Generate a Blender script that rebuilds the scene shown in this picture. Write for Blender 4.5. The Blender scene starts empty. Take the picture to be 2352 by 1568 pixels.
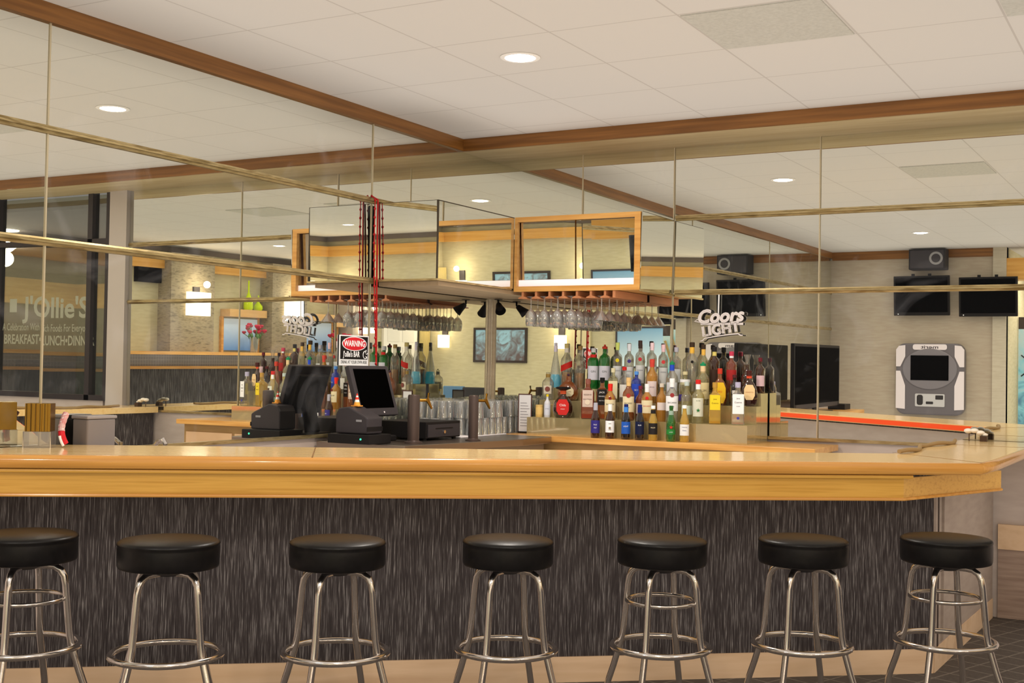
import bpy, bmesh, math, random
from math import sin, cos, pi, radians, atan2, sqrt
from mathutils import Vector, Matrix

random.seed(7)
SC = bpy.context.scene
COL = SC.collection


# ------------------------------------------------------------------ helpers
def lin(c):
    r = []
    for v in c[:3]:
        v = v / 255.0
        r.append(v / 12.92 if v <= 0.04045 else ((v + 0.055) / 1.055) ** 2.4)
    return (r[0], r[1], r[2], 1.0)


class MB:
    """collects shapes into one bmesh"""
    def __init__(self):
        self.bm = bmesh.new()

    def face(self, pts):
        vs = [self.bm.verts.new(p) for p in pts]
        try:
            return self.bm.faces.new(vs)
        except ValueError:
            return None

    def box(self, x0, x1, y0, y1, z0, z1):
        v = [self.bm.verts.new((x, y, z)) for z in (z0, z1) for y in (y0, y1) for x in (x0, x1)]
        for f in ((0, 2, 3, 1), (4, 5, 7, 6), (0, 1, 5, 4), (2, 6, 7, 3), (0, 4, 6, 2), (1, 3, 7, 5)):
            self.bm.faces.new([v[i] for i in f])
        return self

    def obox(self, M, sx, sy, sz):
        """box of size s centred at M"""
        v = [self.bm.verts.new(M @ Vector((x * sx / 2, y * sy / 2, z * sz / 2))) for z in (-1, 1) for y in (-1, 1) for x in (-1, 1)]
        for f in ((0, 2, 3, 1), (4, 5, 7, 6), (0, 1, 5, 4), (2, 6, 7, 3), (0, 4, 6, 2), (1, 3, 7, 5)):
            self.bm.faces.new([v[i] for i in f])
        return self

    def prism(self, poly, z0, z1, M=None):
        f = M if M is not None else Matrix.Identity(4)
        b = [self.bm.verts.new(f @ Vector((p[0], p[1], z0))) for p in poly]
        t = [self.bm.verts.new(f @ Vector((p[0], p[1], z1))) for p in poly]
        n = len(poly)
        self.bm.faces.new(b[::-1])
        self.bm.faces.new(t)
        for i in range(n):
            j = (i + 1) % n
            self.bm.faces.new((b[i], b[j], t[j], t[i]))
        return self

    def lathe(self, prof, seg=24, c=(0, 0, 0), M=None, cap=True):
        f = M if M is not None else Matrix.Translation(c)
        rings = []
        for r, z in prof:
            if r < 1e-5:
                rings.append([self.bm.verts.new(f @ Vector((0, 0, z)))])
            else:
                rings.append([self.bm.verts.new(f @ Vector((r * cos(2 * pi * k / seg), r * sin(2 * pi * k / seg), z))) for k in range(seg)])
        for a, b in zip(rings, rings[1:]):
            for k in range(seg):
                j = (k + 1) % seg
                if len(a) == 1 and len(b) == 1:
                    continue
                if len(a) == 1:
                    self.bm.faces.new((a[0], b[j], b[k]))
                elif len(b) == 1:
                    self.bm.faces.new((a[k], a[j], b[0]))
                else:
                    self.bm.faces.new((a[k], a[j], b[j], b[k]))
        if cap:
            if len(rings[0]) > 1:
                self.bm.faces.new(rings[0][::-1])
            if len(rings[-1]) > 1:
                self.bm.faces.new(rings[-1])
        return self

    def tube(self, path, r, seg=8, closed=False):
        P = [Vector(p) for p in path]
        n = len(P)
        rad = r if isinstance(r, (list, tuple)) else [r] * n
        tang = []
        for i in range(n):
            if closed:
                t = (P[(i + 1) % n] - P[i - 1])
            else:
                t = P[min(i + 1, n - 1)] - P[max(i - 1, 0)]
            tang.append(t.normalized())
        up = Vector((0, 0, 1))
        if abs(tang[0].dot(up)) > 0.9:
            up = Vector((1, 0, 0))
        nrm = (up - tang[0] * up.dot(tang[0])).normalized()
        rings = []
        for i in range(n):
            nrm = (nrm - tang[i] * nrm.dot(tang[i])).normalized()
            bi = tang[i].cross(nrm)
            rings.append([self.bm.verts.new(P[i] + rad[i] * (cos(2 * pi * k / seg) * nrm + sin(2 * pi * k / seg) * bi)) for k in range(seg)])
        m = n if closed else n - 1
        for i in range(m):
            a, b = rings[i], rings[(i + 1) % n]
            for k in range(seg):
                j = (k + 1) % seg
                self.bm.faces.new((a[k], a[j], b[j], b[k]))
        if not closed:
            self.bm.faces.new(rings[0][::-1])
            self.bm.faces.new(rings[-1])
        return self

    def strip(self, line, w0, w1, z0, z1):
        """vertical-sided ribbon following a 2D polyline; w offsets to the right side of travel"""
        L = offset(line, w0)
        R = offset(line, w1)
        for i in range(len(line) - 1):
            self.prism([L[i], L[i + 1], R[i + 1], R[i]], z0, z1)
        return self

    def build(self, name, mat, parent=None, smooth=False, bevel=0, ang=35):
        bmesh.ops.recalc_face_normals(self.bm, faces=self.bm.faces)
        me = bpy.data.meshes.new(name)
        self.bm.to_mesh(me)
        self.bm.free()
        me.materials.append(mat)
        if smooth:
            for p in me.polygons:
                p.use_smooth = True
            me.set_sharp_from_angle(angle=radians(ang))
        o = bpy.data.objects.new(name, me)
        COL.objects.link(o)
        if parent:
            o.parent = parent
        if bevel:
            m = o.modifiers.new('bevel', 'BEVEL')
            m.width = bevel
            m.segments = 2
            m.limit_method = 'ANGLE'
        return o


def offset(line, d):
    out = []
    n = len(line)
    for i in range(n):
        p = Vector(line[i][:2])
        ds = []
        if i > 0:
            ds.append((p - Vector(line[i - 1][:2])).normalized())
        if i < n - 1:
            ds.append((Vector(line[i + 1][:2]) - p).normalized())
        ns = [Vector((v.y, -v.x)) for v in ds]
        if len(ns) == 1:
            out.append(p + ns[0] * d)
        else:
            m = (ns[0] + ns[1])
            m = m / max(m.length_squared / 2, 1e-6)
            out.append(p + m * d)
    return [(v.x, v.y) for v in out]


def thing(name, label, cat, loc=(0, 0, 0), rz=0, group=None):
    o = bpy.data.objects.new(name, None)
    o.empty_display_size = 0.05
    COL.objects.link(o)
    o.location = loc
    o.rotation_euler = (0, 0, rz)
    tag(o, label, cat, group)
    return o


def tag(o, label, cat, group=None, kind=None):
    o['label'] = label
    o['category'] = cat
    if group:
        o['group'] = group
    if kind:
        o['kind'] = kind
    return o


def struct(o):
    o['kind'] = 'structure'
    return o


def dup(root, loc, rz=0, label=None, group=None, scale=None):
    r = root.copy()
    COL.objects.link(r)
    r.location = loc
    r.rotation_euler = (0, 0, rz)
    if scale:
        r.scale = scale
    if label:
        r['label'] = label
    if group:
        r['group'] = group
    for ch in list(root.children):
        c = ch.copy()
        COL.objects.link(c)
        c.parent = r
        for g in ch.children:
            d = g.copy()
            COL.objects.link(d)
            d.parent = c
    return r


_text_cache = {}


def text_geo(s, size, shear=0.0, bold=0.0, align='CENTER', ext=0.0):
    """text as flat (or extruded) mesh data: verts, faces"""
    key = (s, size, shear, bold, align, ext)
    if key in _text_cache:
        return _text_cache[key]
    cu = bpy.data.curves.new('lettering', 'FONT')
    cu.body = s
    cu.size = size
    cu.shear = shear
    cu.offset = bold
    cu.align_x = align
    cu.align_y = 'CENTER'
    cu.extrude = ext
    cu.resolution_u = 3
    ob = bpy.data.objects.new('lettering', cu)
    COL.objects.link(ob)
    dg = bpy.context.evaluated_depsgraph_get()
    dg.update()
    ev = ob.evaluated_get(dg)
    me = ev.to_mesh()
    data = ([v.co.copy() for v in me.vertices], [tuple(p.vertices) for p in me.polygons])
    ev.to_mesh_clear()
    bpy.data.objects.remove(ob)
    bpy.data.curves.remove(cu)
    _text_cache[key] = data
    return data


def add_text(mb, s, size, M, wrap=None, **kw):
    """adds text to mb. M maps text plane (x right, y up, z toward reader). wrap = radius for cylinder."""
    vs, fs = text_geo(s, size, **kw)
    nv = []
    for v in vs:
        if wrap:
            a = v.x / wrap
            q = Vector((wrap * sin(a), v.y, wrap * (cos(a) - 1) + v.z))
        else:
            q = v
        nv.append(mb.bm.verts.new(M @ q))
    for f in fs:
        try:
            mb.bm.faces.new([nv[i] for i in f])
        except ValueError:
            pass


def frame(o, right, up):
    r = Vector(right).normalized()
    u = Vector(up).normalized()
    n = r.cross(u)
    return Matrix(((r.x, u.x, n.x, o[0]), (r.y, u.y, n.y, o[1]), (r.z, u.z, n.z, o[2]), (0, 0, 0, 1)))


# ------------------------------------------------------------------ materials
def nodes(name):
    m = bpy.data.materials.new(name)
    m.use_nodes = True
    nt = m.node_tree
    return m, nt, nt.nodes['Principled BSDF'], nt.nodes['Material Output']


def mat(name, rgb, rough=0.5, metal=0.0, trans=0.0, ior=1.45, emis=None, es=0.0, coat=0.0, alpha=1.0, spec=None):
    m, nt, b, out = nodes(name)
    c = lin(rgb)
    b.inputs['Base Color'].default_value = c
    b.inputs['Roughness'].default_value = rough
    b.inputs['Metallic'].default_value = metal
    b.inputs['Transmission Weight'].default_value = trans
    b.inputs['IOR'].default_value = ior
    b.inputs['Coat Weight'].default_value = coat
    b.inputs['Coat Roughness'].default_value = 0.08
    if spec is not None:
        b.inputs['Specular IOR Level'].default_value = spec
    if emis:
        b.inputs['Emission Color'].default_value = lin(emis)
        b.inputs['Emission Strength'].default_value = es
    return m


def noisy(name, stops, scale=(1, 1, 1), rotz=0, rough=0.5, nscale=1.0, detail=4, coat=0.0, bump=0.0, contrast=(0.35, 0.65), spec=0.5):
    """noise stretched by scale, coloured with two or more stops"""
    m, nt, b, out = nodes(name)
    tc = nt.nodes.new('ShaderNodeTexCoord')
    geo = nt.nodes.new('ShaderNodeNewGeometry')
    mp = nt.nodes.new('ShaderNodeVectorRotate')
    mp.rotation_type = 'Z_AXIS'
    mp.inputs['Angle'].default_value = -rotz
    sc = nt.nodes.new('ShaderNodeVectorMath')
    sc.operation = 'MULTIPLY'
    sc.inputs[1].default_value = scale
    nz = nt.nodes.new('ShaderNodeTexNoise')
    nz.inputs['Scale'].default_value = nscale
    nz.inputs['Detail'].default_value = detail
    cr = nt.nodes.new('ShaderNodeValToRGB')
    el = cr.color_ramp.elements
    n = len(stops)
    for i, s in enumerate(stops):
        p = contrast[0] + (contrast[1] - contrast[0]) * i / max(n - 1, 1)
        if i < 2:
            e = el[i]
            e.position = p
        else:
            e = el.new(p)
        e.color = lin(s)
    L = nt.links.new
    L(geo.outputs['Position'], mp.inputs['Vector'])
    L(mp.outputs[0], sc.inputs[0])
    L(sc.outputs[0], nz.inputs['Vector'])
    L(nz.outputs['Fac'], cr.inputs[0])
    L(cr.outputs[0], b.inputs['Base Color'])
    b.inputs['Roughness'].default_value = rough
    b.inputs['Coat Weight'].default_value = coat
    b.inputs['Coat Roughness'].default_value = 0.1
    b.inputs['Specular IOR Level'].default_value = spec
    if bump:
        bp = nt.nodes.new('ShaderNodeBump')
        bp.inputs['Strength'].default_value = bump
        bp.inputs['Distance'].default_value = 0.004
        L(nz.outputs['Fac'], bp.inputs['Height'])
        L(bp.outputs[0], b.inputs['Normal'])
    return m


def thin_glass(name, tint=(255, 255, 255), refl=0.12, rough=0.0, body=0.0, bodycol=(255, 255, 255)):
    """thin-walled glass: see-through with a fresnel reflection, optional faint body colour"""
    m, nt, b, out = nodes(name)
    nt.nodes.remove(b)
    tr = nt.nodes.new('ShaderNodeBsdfTransparent')
    tr.inputs[0].default_value = lin(tint)
    gl = nt.nodes.new('ShaderNodeBsdfGlossy')
    gl.inputs['Roughness'].default_value = rough
    lw = nt.nodes.new('ShaderNodeLayerWeight')
    lw.inputs[0].default_value = 0.35
    ad = nt.nodes.new('ShaderNodeMath')
    ad.operation = 'MULTIPLY_ADD'
    ad.inputs[1].default_value = 0.75
    ad.inputs[2].default_value = refl
    ad.use_clamp = True
    mx = nt.nodes.new('ShaderNodeMixShader')
    L = nt.links.new
    L(lw.outputs['Facing'], ad.inputs[0])
    L(ad.outputs[0], mx.inputs[0])
    src = tr
    if body > 0:
        df = nt.nodes.new('ShaderNodeBsdfDiffuse')
        df.inputs[0].default_value = lin(bodycol)
        m2 = nt.nodes.new('ShaderNodeMixShader')
        m2.inputs[0].default_value = body
        L(tr.outputs[0], m2.inputs[1])
        L(df.outputs[0], m2.inputs[2])
        src = m2
    L(src.outputs[0], mx.inputs[1])
    L(gl.outputs[0], mx.inputs[2])
    L(mx.outputs[0], out.inputs[0])
    return m


def mirror_mat():
    m, nt, b, out = nodes('mirror_glass')
    nt.nodes.remove(b)
    gl = nt.nodes.new('ShaderNodeBsdfGlossy')
    gl.inputs['Color'].default_value = (0.86, 0.87, 0.80, 1)
    gl.inputs['Roughness'].default_value = 0.0
    df = nt.nodes.new('ShaderNodeBsdfDiffuse')
    df.inputs[0].default_value = (0.75, 0.72, 0.72, 1)
    geo = nt.nodes.new('ShaderNodeNewGeometry')
    nz = nt.nodes.new('ShaderNodeTexNoise')
    nz.inputs['Scale'].default_value = 2.2
    nz.inputs['Detail'].default_value = 5
    nz.inputs['Distortion'].default_value = 1.5
    mr = nt.nodes.new('ShaderNodeMapRange')
    mr.inputs[1].default_value = 0.56
    mr.inputs[2].default_value = 0.8
    mr.inputs[3].default_value = 0.006
    mr.inputs[4].default_value = 0.10
    mx = nt.nodes.new('ShaderNodeMixShader')
    L = nt.links.new
    L(geo.outputs['Position'], nz.inputs['Vector'])
    L(nz.outputs['Fac'], mr.inputs[0])
    L(mr.outputs[0], mx.inputs[0])
    L(gl.outputs[0], mx.inputs[1])
    L(df.outputs[0], mx.inputs[2])
    L(mx.outputs[0], out.inputs[0])
    return m


def ceiling_mat():
    m, nt, b, out = nodes('ceiling_tiles')
    L = nt.links.new
    geo = nt.nodes.new('ShaderNodeNewGeometry')
    sp = nt.nodes.new('ShaderNodeSeparateXYZ')
    L(geo.outputs['Position'], sp.inputs[0])
    g = []
    for ax, off in ((0, 2.03), (1, 2.53)):
        a = nt.nodes.new('ShaderNodeMath'); a.operation = 'SUBTRACT'; a.inputs[1].default_value = off - 66.5
        L(sp.outputs[ax], a.inputs[0])
        d = nt.nodes.new('ShaderNodeMath'); d.operation = 'DIVIDE'; d.inputs[1].default_value = 0.665
        L(a.outputs[0], d.inputs[0])
        f = nt.nodes.new('ShaderNodeMath'); f.operation = 'FRACT'
        L(d.outputs[0], f.inputs[0])
        s = nt.nodes.new('ShaderNodeMath'); s.operation = 'SUBTRACT'; s.inputs[1].default_value = 0.5
        L(f.outputs[0], s.inputs[0])
        ab = nt.nodes.new('ShaderNodeMath'); ab.operation = 'ABSOLUTE'
        L(s.outputs[0], ab.inputs[0])
        gt = nt.nodes.new('ShaderNodeMath'); gt.operation = 'GREATER_THAN'; gt.inputs[1].default_value = 0.4925
        L(ab.outputs[0], gt.inputs[0])
        g.append(gt)
    mxm = nt.nodes.new('ShaderNodeMath'); mxm.operation = 'MAXIMUM'
    L(g[0].outputs[0], mxm.inputs[0]); L(g[1].outputs[0], mxm.inputs[1])
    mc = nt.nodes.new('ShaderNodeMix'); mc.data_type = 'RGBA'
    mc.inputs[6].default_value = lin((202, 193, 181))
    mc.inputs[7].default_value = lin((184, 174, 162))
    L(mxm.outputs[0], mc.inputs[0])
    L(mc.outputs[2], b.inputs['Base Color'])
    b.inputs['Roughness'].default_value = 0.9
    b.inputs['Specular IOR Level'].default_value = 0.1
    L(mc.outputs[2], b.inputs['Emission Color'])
    b.inputs['Emission Strength'].default_value = CEIL_FILL_E  # tiles glow faintly: added soft fill light, not luminous fittings
    return m


def grid_mat(name, c1, c2, px, py, lw, rough=0.95, rot=0.0, var=None, axes=(0, 1)):
    """rectangular grid lines over a noisy ground"""
    m, nt, b, out = nodes(name)
    L = nt.links.new
    geo = nt.nodes.new('ShaderNodeNewGeometry')
    vr = nt.nodes.new('ShaderNodeVectorRotate'); vr.rotation_type = 'Z_AXIS'; vr.inputs['Angle'].default_value = rot
    L(geo.outputs['Position'], vr.inputs['Vector'])
    sp = nt.nodes.new('ShaderNodeSeparateXYZ')
    L(vr.outputs[0], sp.inputs[0])
    g = []
    for ax, p in ((axes[0], px), (axes[1], py)):
        d = nt.nodes.new('ShaderNodeMath'); d.operation = 'MULTIPLY_ADD'; d.inputs[1].default_value = 1.0 / p; d.inputs[2].default_value = 100.0
        L(sp.outputs[ax], d.inputs[0])
        f = nt.nodes.new('ShaderNodeMath'); f.operation = 'FRACT'
        L(d.outputs[0], f.inputs[0])
        gt = nt.nodes.new('ShaderNodeMath'); gt.operation = 'LESS_THAN'; gt.inputs[1].default_value = lw / p
        L(f.outputs[0], gt.inputs[0])
        g.append(gt)
    mxm = nt.nodes.new('ShaderNodeMath'); mxm.operation = 'MAXIMUM'
    L(g[0].outputs[0], mxm.inputs[0]); L(g[1].outputs[0], mxm.inputs[1])
    nz = nt.nodes.new('ShaderNodeTexNoise'); nz.inputs['Scale'].default_value = 45; nz.inputs['Detail'].default_value = 3
    L(geo.outputs['Position'], nz.inputs['Vector'])
    mul = nt.nodes.new('ShaderNodeMath'); mul.operation = 'MULTIPLY'
    L(mxm.outputs[0], mul.inputs[0]); L(nz.outputs['Fac'], mul.inputs[1])
    vm = nt.nodes.new('ShaderNodeMix'); vm.data_type = 'RGBA'
    vm.inputs[6].default_value = lin(c1); vm.inputs[7].default_value = lin(var or c1)
    L(nz.outputs['Fac'], vm.inputs[0])
    mc = nt.nodes.new('ShaderNodeMix'); mc.data_type = 'RGBA'
    mc.inputs[7].default_value = lin(c2)
    L(vm.outputs[2], mc.inputs[6]); L(mul.outputs[0], mc.inputs[0])
    L(mc.outputs[2], b.inputs['Base Color'])
    b.inputs['Roughness'].default_value = rough
    return m


def gradient_mat(name, top, bot, z0, z1, es=0.0, noise=0.0, extra=None):
    m, nt, b, out = nodes(name)
    L = nt.links.new
    geo = nt.nodes.new('ShaderNodeNewGeometry')
    sp = nt.nodes.new('ShaderNodeSeparateXYZ')
    L(geo.outputs['Position'], sp.inputs[0])
    mr = nt.nodes.new('ShaderNodeMapRange'); mr.inputs[1].default_value = z0; mr.inputs[2].default_value = z1
    L(sp.outputs[2], mr.inputs[0])
    fac = mr
    if noise:
        nz = nt.nodes.new('ShaderNodeTexNoise'); nz.inputs['Scale'].default_value = 4; nz.inputs['Distortion'].default_value = 2.5
        L(geo.outputs['Position'], nz.inputs['Vector'])
        ad = nt.nodes.new('ShaderNodeMath'); ad.operation = 'MULTIPLY_ADD'; ad.inputs[1].default_value = noise; ad.use_clamp = True
        sb = nt.nodes.new('ShaderNodeMath'); sb.operation = 'SUBTRACT'; sb.inputs[1].default_value = 0.5
        L(nz.outputs['Fac'], sb.inputs[0]); L(sb.outputs[0], ad.inputs[0]); L(mr.outputs[0], ad.inputs[2])
        fac = ad
    cr = nt.nodes.new('ShaderNodeValToRGB')
    cr.color_ramp.elements[0].color = lin(bot); cr.color_ramp.elements[1].color = lin(top)
    if extra:
        e = cr.color_ramp.elements.new(0.5); e.color = lin(extra)
    L(fac.outputs[0], cr.inputs[0])
    L(cr.outputs[0], b.inputs['Base Color'])
    b.inputs['Roughness'].default_value = 0.4
    if es:
        L(cr.outputs[0], b.inputs['Emission Color'])
        b.inputs['Emission Strength'].default_value = es
    return m


CEIL_FILL_E = 0.07  # strength of the fill glow added to the ceiling tiles
BARDIR = atan2(3.401, -2.471)
MIR = mirror_mat()
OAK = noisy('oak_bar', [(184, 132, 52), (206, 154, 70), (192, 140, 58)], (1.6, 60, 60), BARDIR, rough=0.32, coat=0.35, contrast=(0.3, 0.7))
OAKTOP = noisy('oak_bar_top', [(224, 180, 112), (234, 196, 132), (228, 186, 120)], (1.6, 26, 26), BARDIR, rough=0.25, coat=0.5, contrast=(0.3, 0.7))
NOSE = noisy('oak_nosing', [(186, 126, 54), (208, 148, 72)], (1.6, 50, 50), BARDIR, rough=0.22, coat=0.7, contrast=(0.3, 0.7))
OAKY = noisy('oak_along_y', [(196, 136, 66), (220, 164, 90)], (28, 2.0, 28), 0, rough=0.35, coat=0.3)
OAKX = noisy('oak_along_x', [(200, 140, 72), (222, 168, 98)], (2.0, 28, 28), 0, rough=0.4, coat=0.2)
TRIM = noisy('brown_trim_x', [(112, 70, 28), (140, 92, 42)], (1.4, 40, 40), 0, rough=0.4, coat=0.2)
TRIMY = noisy('brown_trim_y', [(112, 70, 28), (142, 92, 42)], (40, 1.4, 40), 0, rough=0.4, coat=0.2)
SOFF = noisy('tan_soffit', [(176, 152, 110), (190, 168, 126)], (16, 1.4, 16), 0, rough=0.5)
ORANGEWOOD = noisy('orange_wood', [(206, 148, 70), (222, 168, 90)], (1.0, 1.0, 24), 0, rough=0.4)
STREAK = noisy('dark_streak_laminate', [(44, 38, 37), (56, 49, 47), (74, 67, 64), (122, 114, 108)], (400, 1.0, 11.0), BARDIR, rough=0.5, nscale=1.0, detail=3, contrast=(0.40, 0.68), spec=0.3)
STREAKX = noisy('dark_streak_laminate_x', [(44, 40, 40), (70, 66, 66), (100, 96, 94)], (120, 120, 5.0), 0, rough=0.5, detail=3, contrast=(0.38, 0.66), spec=0.3)
SKIRT = noisy('pale_wood_skirting', [(188, 152, 116), (206, 172, 136), (196, 160, 122)], (1.0, 10, 10), BARDIR, rough=0.45, contrast=(0.3, 0.7))
WALLP = noisy('beige_wallcovering', [(172, 154, 132), (180, 164, 141)], (6, 6, 40), 0, rough=0.9, spec=0.1)
MAUVE = noisy('mauve_wall', [(176, 158, 144), (184, 166, 152)], (5, 5, 20), 0, rough=0.8, spec=0.2)
GREENW = noisy('olive_beige_wall', [(186, 174, 140), (196, 184, 150)], (6, 6, 30), 0, rough=0.9, spec=0.1)
STONE = noisy('stacked_stone', [(112, 102, 84), (156, 142, 118), (128, 116, 96)], (9, 9, 45), 0, rough=0.9, contrast=(0.3, 0.7))
COLP = mat('grey_column_paint', (182, 168, 154), 0.85)
WHITEP = mat('white_paint', (236, 228, 216), 0.6)
CARPET = grid_mat('dark_carpet', (82, 73, 65), (122, 111, 98), 0.145, 0.145, 0.010, rot=0.35, var=(58, 51, 46))
LAM = noisy('pinkish_plank_panel', [(136, 112, 96), (158, 134, 116)], (3, 3, 40), 0, rough=0.5)
BRASS = noisy('aged_brass', [(172, 150, 102), (204, 184, 136), (152, 130, 86)], (5, 5, 40), 0, rough=0.28)
BRASS.node_tree.nodes['Principled BSDF'].inputs['Metallic'].default_value = 0.75
GOLD = mat('polished_brass', (206, 160, 70), 0.2, 1.0)
CHROME = mat('chrome', (236, 232, 230), 0.16, 1.0)
STEEL = mat('brushed_steel', (176, 166, 158), 0.32, 1.0)
SEAM = mat('seam_strip', (206, 192, 160), 0.35, 0.5)
LEATHER = noisy('black_vinyl', [(9, 8, 8), (14, 12, 12)], (40, 40, 40), 0, rough=0.38, bump=0.10, spec=0.32)
BLACK = mat('black_plastic', (26, 24, 24), 0.45, spec=0.3)
DARKG = mat('charcoal_plastic', (58, 53, 54), 0.45, spec=0.35)
SCREEN = mat('black_screen', (1, 1, 1), 0.6, spec=0.02)
GREY = mat('mid_grey_plastic', (112, 106, 106), 0.45)
LGREY = mat('silver_grey_plastic', (146, 142, 140), 0.4)
PINKW = mat('off_white_plastic', (222, 208, 204), 0.4)
BRONZE = mat('brown_tower', (92, 78, 72), 0.35, 0.6)
RED = mat('red_paint', (206, 34, 44), 0.4)
REDBEAD = mat('red_beads', (170, 20, 24), 0.25)
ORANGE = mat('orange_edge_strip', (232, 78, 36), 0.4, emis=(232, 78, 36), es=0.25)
WHITE = mat('white_print', (240, 236, 230), 0.5)
CREAM = mat('cream_label', (232, 214, 170), 0.6)
INK = mat('black_print', (20, 18, 18), 0.5)
PAPER = mat('paper_white', (226, 222, 218), 0.7)
TOWEL = mat('white_towel', (224, 214, 208), 0.9)
GLASS = thin_glass('clear_glass', (253, 254, 253), 0.20, body=0.20, bodycol=(255, 253, 250))
WINDOWG = thin_glass('window_glass', (225, 230, 225), 0.03)
PINTG = thin_glass('pint_glass_clear', (252, 254, 254), 0.24, body=0.17, bodycol=(252, 255, 255))
GLOW = mat('lamp_glow', (255, 250, 240), 0.5, emis=(255, 244, 226), es=30.0)
SCONCEG = mat('sconce_glow', (255, 250, 240), 0.5, emis=(255, 240, 214), es=3.6)
NEONT = mat('unlit_neon_tube', (226, 214, 206), 0.35)
CORD = mat('tan_cord', (150, 122, 82), 0.7)


def bot_glass(name, rgb, body=0.5, tint=None):
    t = tuple(int(255 * (c / 255.0) ** 0.45) for c in rgb)
    return thin_glass(name, tint or t, 0.08, body=body, bodycol=rgb)


G_CLEAR = thin_glass('bottle_clear', (250, 250, 244), 0.12, body=0.14, bodycol=(244, 240, 226))
G_PALE = thin_glass('bottle_pale', (246, 244, 216), 0.10, body=0.25, bodycol=(214, 206, 150))
G_AMBER = bot_glass('bottle_amber', (220, 150, 52), 0.55)
G_GOLD = bot_glass('bottle_gold', (236, 186, 70), 0.5)
G_WHISK = bot_glass('bottle_whisky', (158, 84, 40), 0.6)
G_DARK = bot_glass('bottle_dark_brown', (52, 22, 14), 0.85)
G_BLACK = bot_glass('bottle_black', (22, 18, 22), 0.9)
G_GREEN = bot_glass('bottle_green', (26, 128, 48), 0.6)
G_BEERG = bot_glass('bottle_beer_green', (40, 110, 40), 0.7)
G_BLUE = bot_glass('bottle_blue', (40, 70, 170), 0.7)
G_AQUA = mat('blue_liqueur', (30, 160, 180), 0.15, emis=(30, 170, 190), es=0.35)  # glow put into the liquid so its colour shows through the frosting
G_ROSE = bot_glass('bottle_rose', (150, 70, 50), 0.6)
LCOL = {}


def pc(rgb, rough=0.5):
    k = tuple(rgb)
    if k not in LCOL:
        LCOL[k] = mat('print_%d_%d_%d' % k, rgb, rough)
    return LCOL[k]


# ------------------------------------------------------------------ dimensions (metres)
HT, HC = 3.011, 3.099          # mirror top / trim bottom, ceiling
HU, HL = 2.518, 2.001          # upper and lower brass rails
MB0 = 1.036                    # bottom of the mirrors
T2 = 0.456                     # depth of the right soffit
X3 = 9.55                      # wall with the screens
YB = 8.3                       # back wall of the lounge
XB = 11.8                      # far end wall

# ------------------------------------------------------------------ room shell
struct(MB().box(-7, 12.2, -0.4, 12, -0.06, 0).build('floor', CARPET))
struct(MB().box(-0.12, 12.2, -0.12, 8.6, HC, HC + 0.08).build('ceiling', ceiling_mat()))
# left wall (behind the mirrors and painted below them)
struct(MB().box(-0.12, X3 + 0.1, -0.12, -0.006, 0, HC).build('wall_left', MAUVE))
struct(MB().box(-0.12, -0.006, -0.006, 4.08, 0, HC).build('wall_right', MAUVE))
# baseboard and plank panel on the right wall past the bar
struct(MB().box(-0.006, 0.006, 3.59, 4.08, 0.0, 0.415).build('trim_3', LAM))
struct(MB().box(-0.006, 0.016, 3.59, 4.08, 0.415, 0.565).build('baseboard_right', SKIRT))
# lower trims just under the mirrors
struct(MB().box(0.0, X3, -0.004, 0.012, MB0 - 0.02, MB0).build('trim_4', BRASS))
struct(MB().box(-0.004, 0.012, 0.0, 3.75, MB0 - 0.02, MB0).build('trim_5', BRASS))
# ceiling trims
struct(MB().box(T2, X3, 0.0, 0.022, HT, HC - 0.001).build('trim_1', TRIM))
struct(MB().box(T2, T2 + 0.022, 0.022, 8.3, HT, HC - 0.001).build('trim_2', TRIMY))
mb = MB().box(0.0, T2, 0.0, 8.3, HT, HT + 0.03)
struct(mb.build('trim_6', SOFF))
struct(MB().box(X3 - 0.02, X3, 0.022, 2.35, HT - 0.03, HC - 0.001).build('trim_7', TRIMY))

# mirrors ------------------------------------------------------------
def mirror_plate(pts, label, nvec, group):
    m = MB()
    n = Vector(nvec).normalized()
    fr = [Vector(p) for p in pts]
    bk = [p - n * 0.004 for p in fr]
    a = [m.bm.verts.new(p) for p in fr]
    b = [m.bm.verts.new(p) for p in bk]
    m.bm.faces.new(a)
    m.bm.faces.new(b[::-1])
    for i in range(4):
        j = (i + 1) % 4
        m.bm.faces.new((a[i], b[i], b[j], a[j]))
    o = m.build('mirror_panel', MIR)
    tag(o, label, 'mirror', group)
    return o


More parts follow.
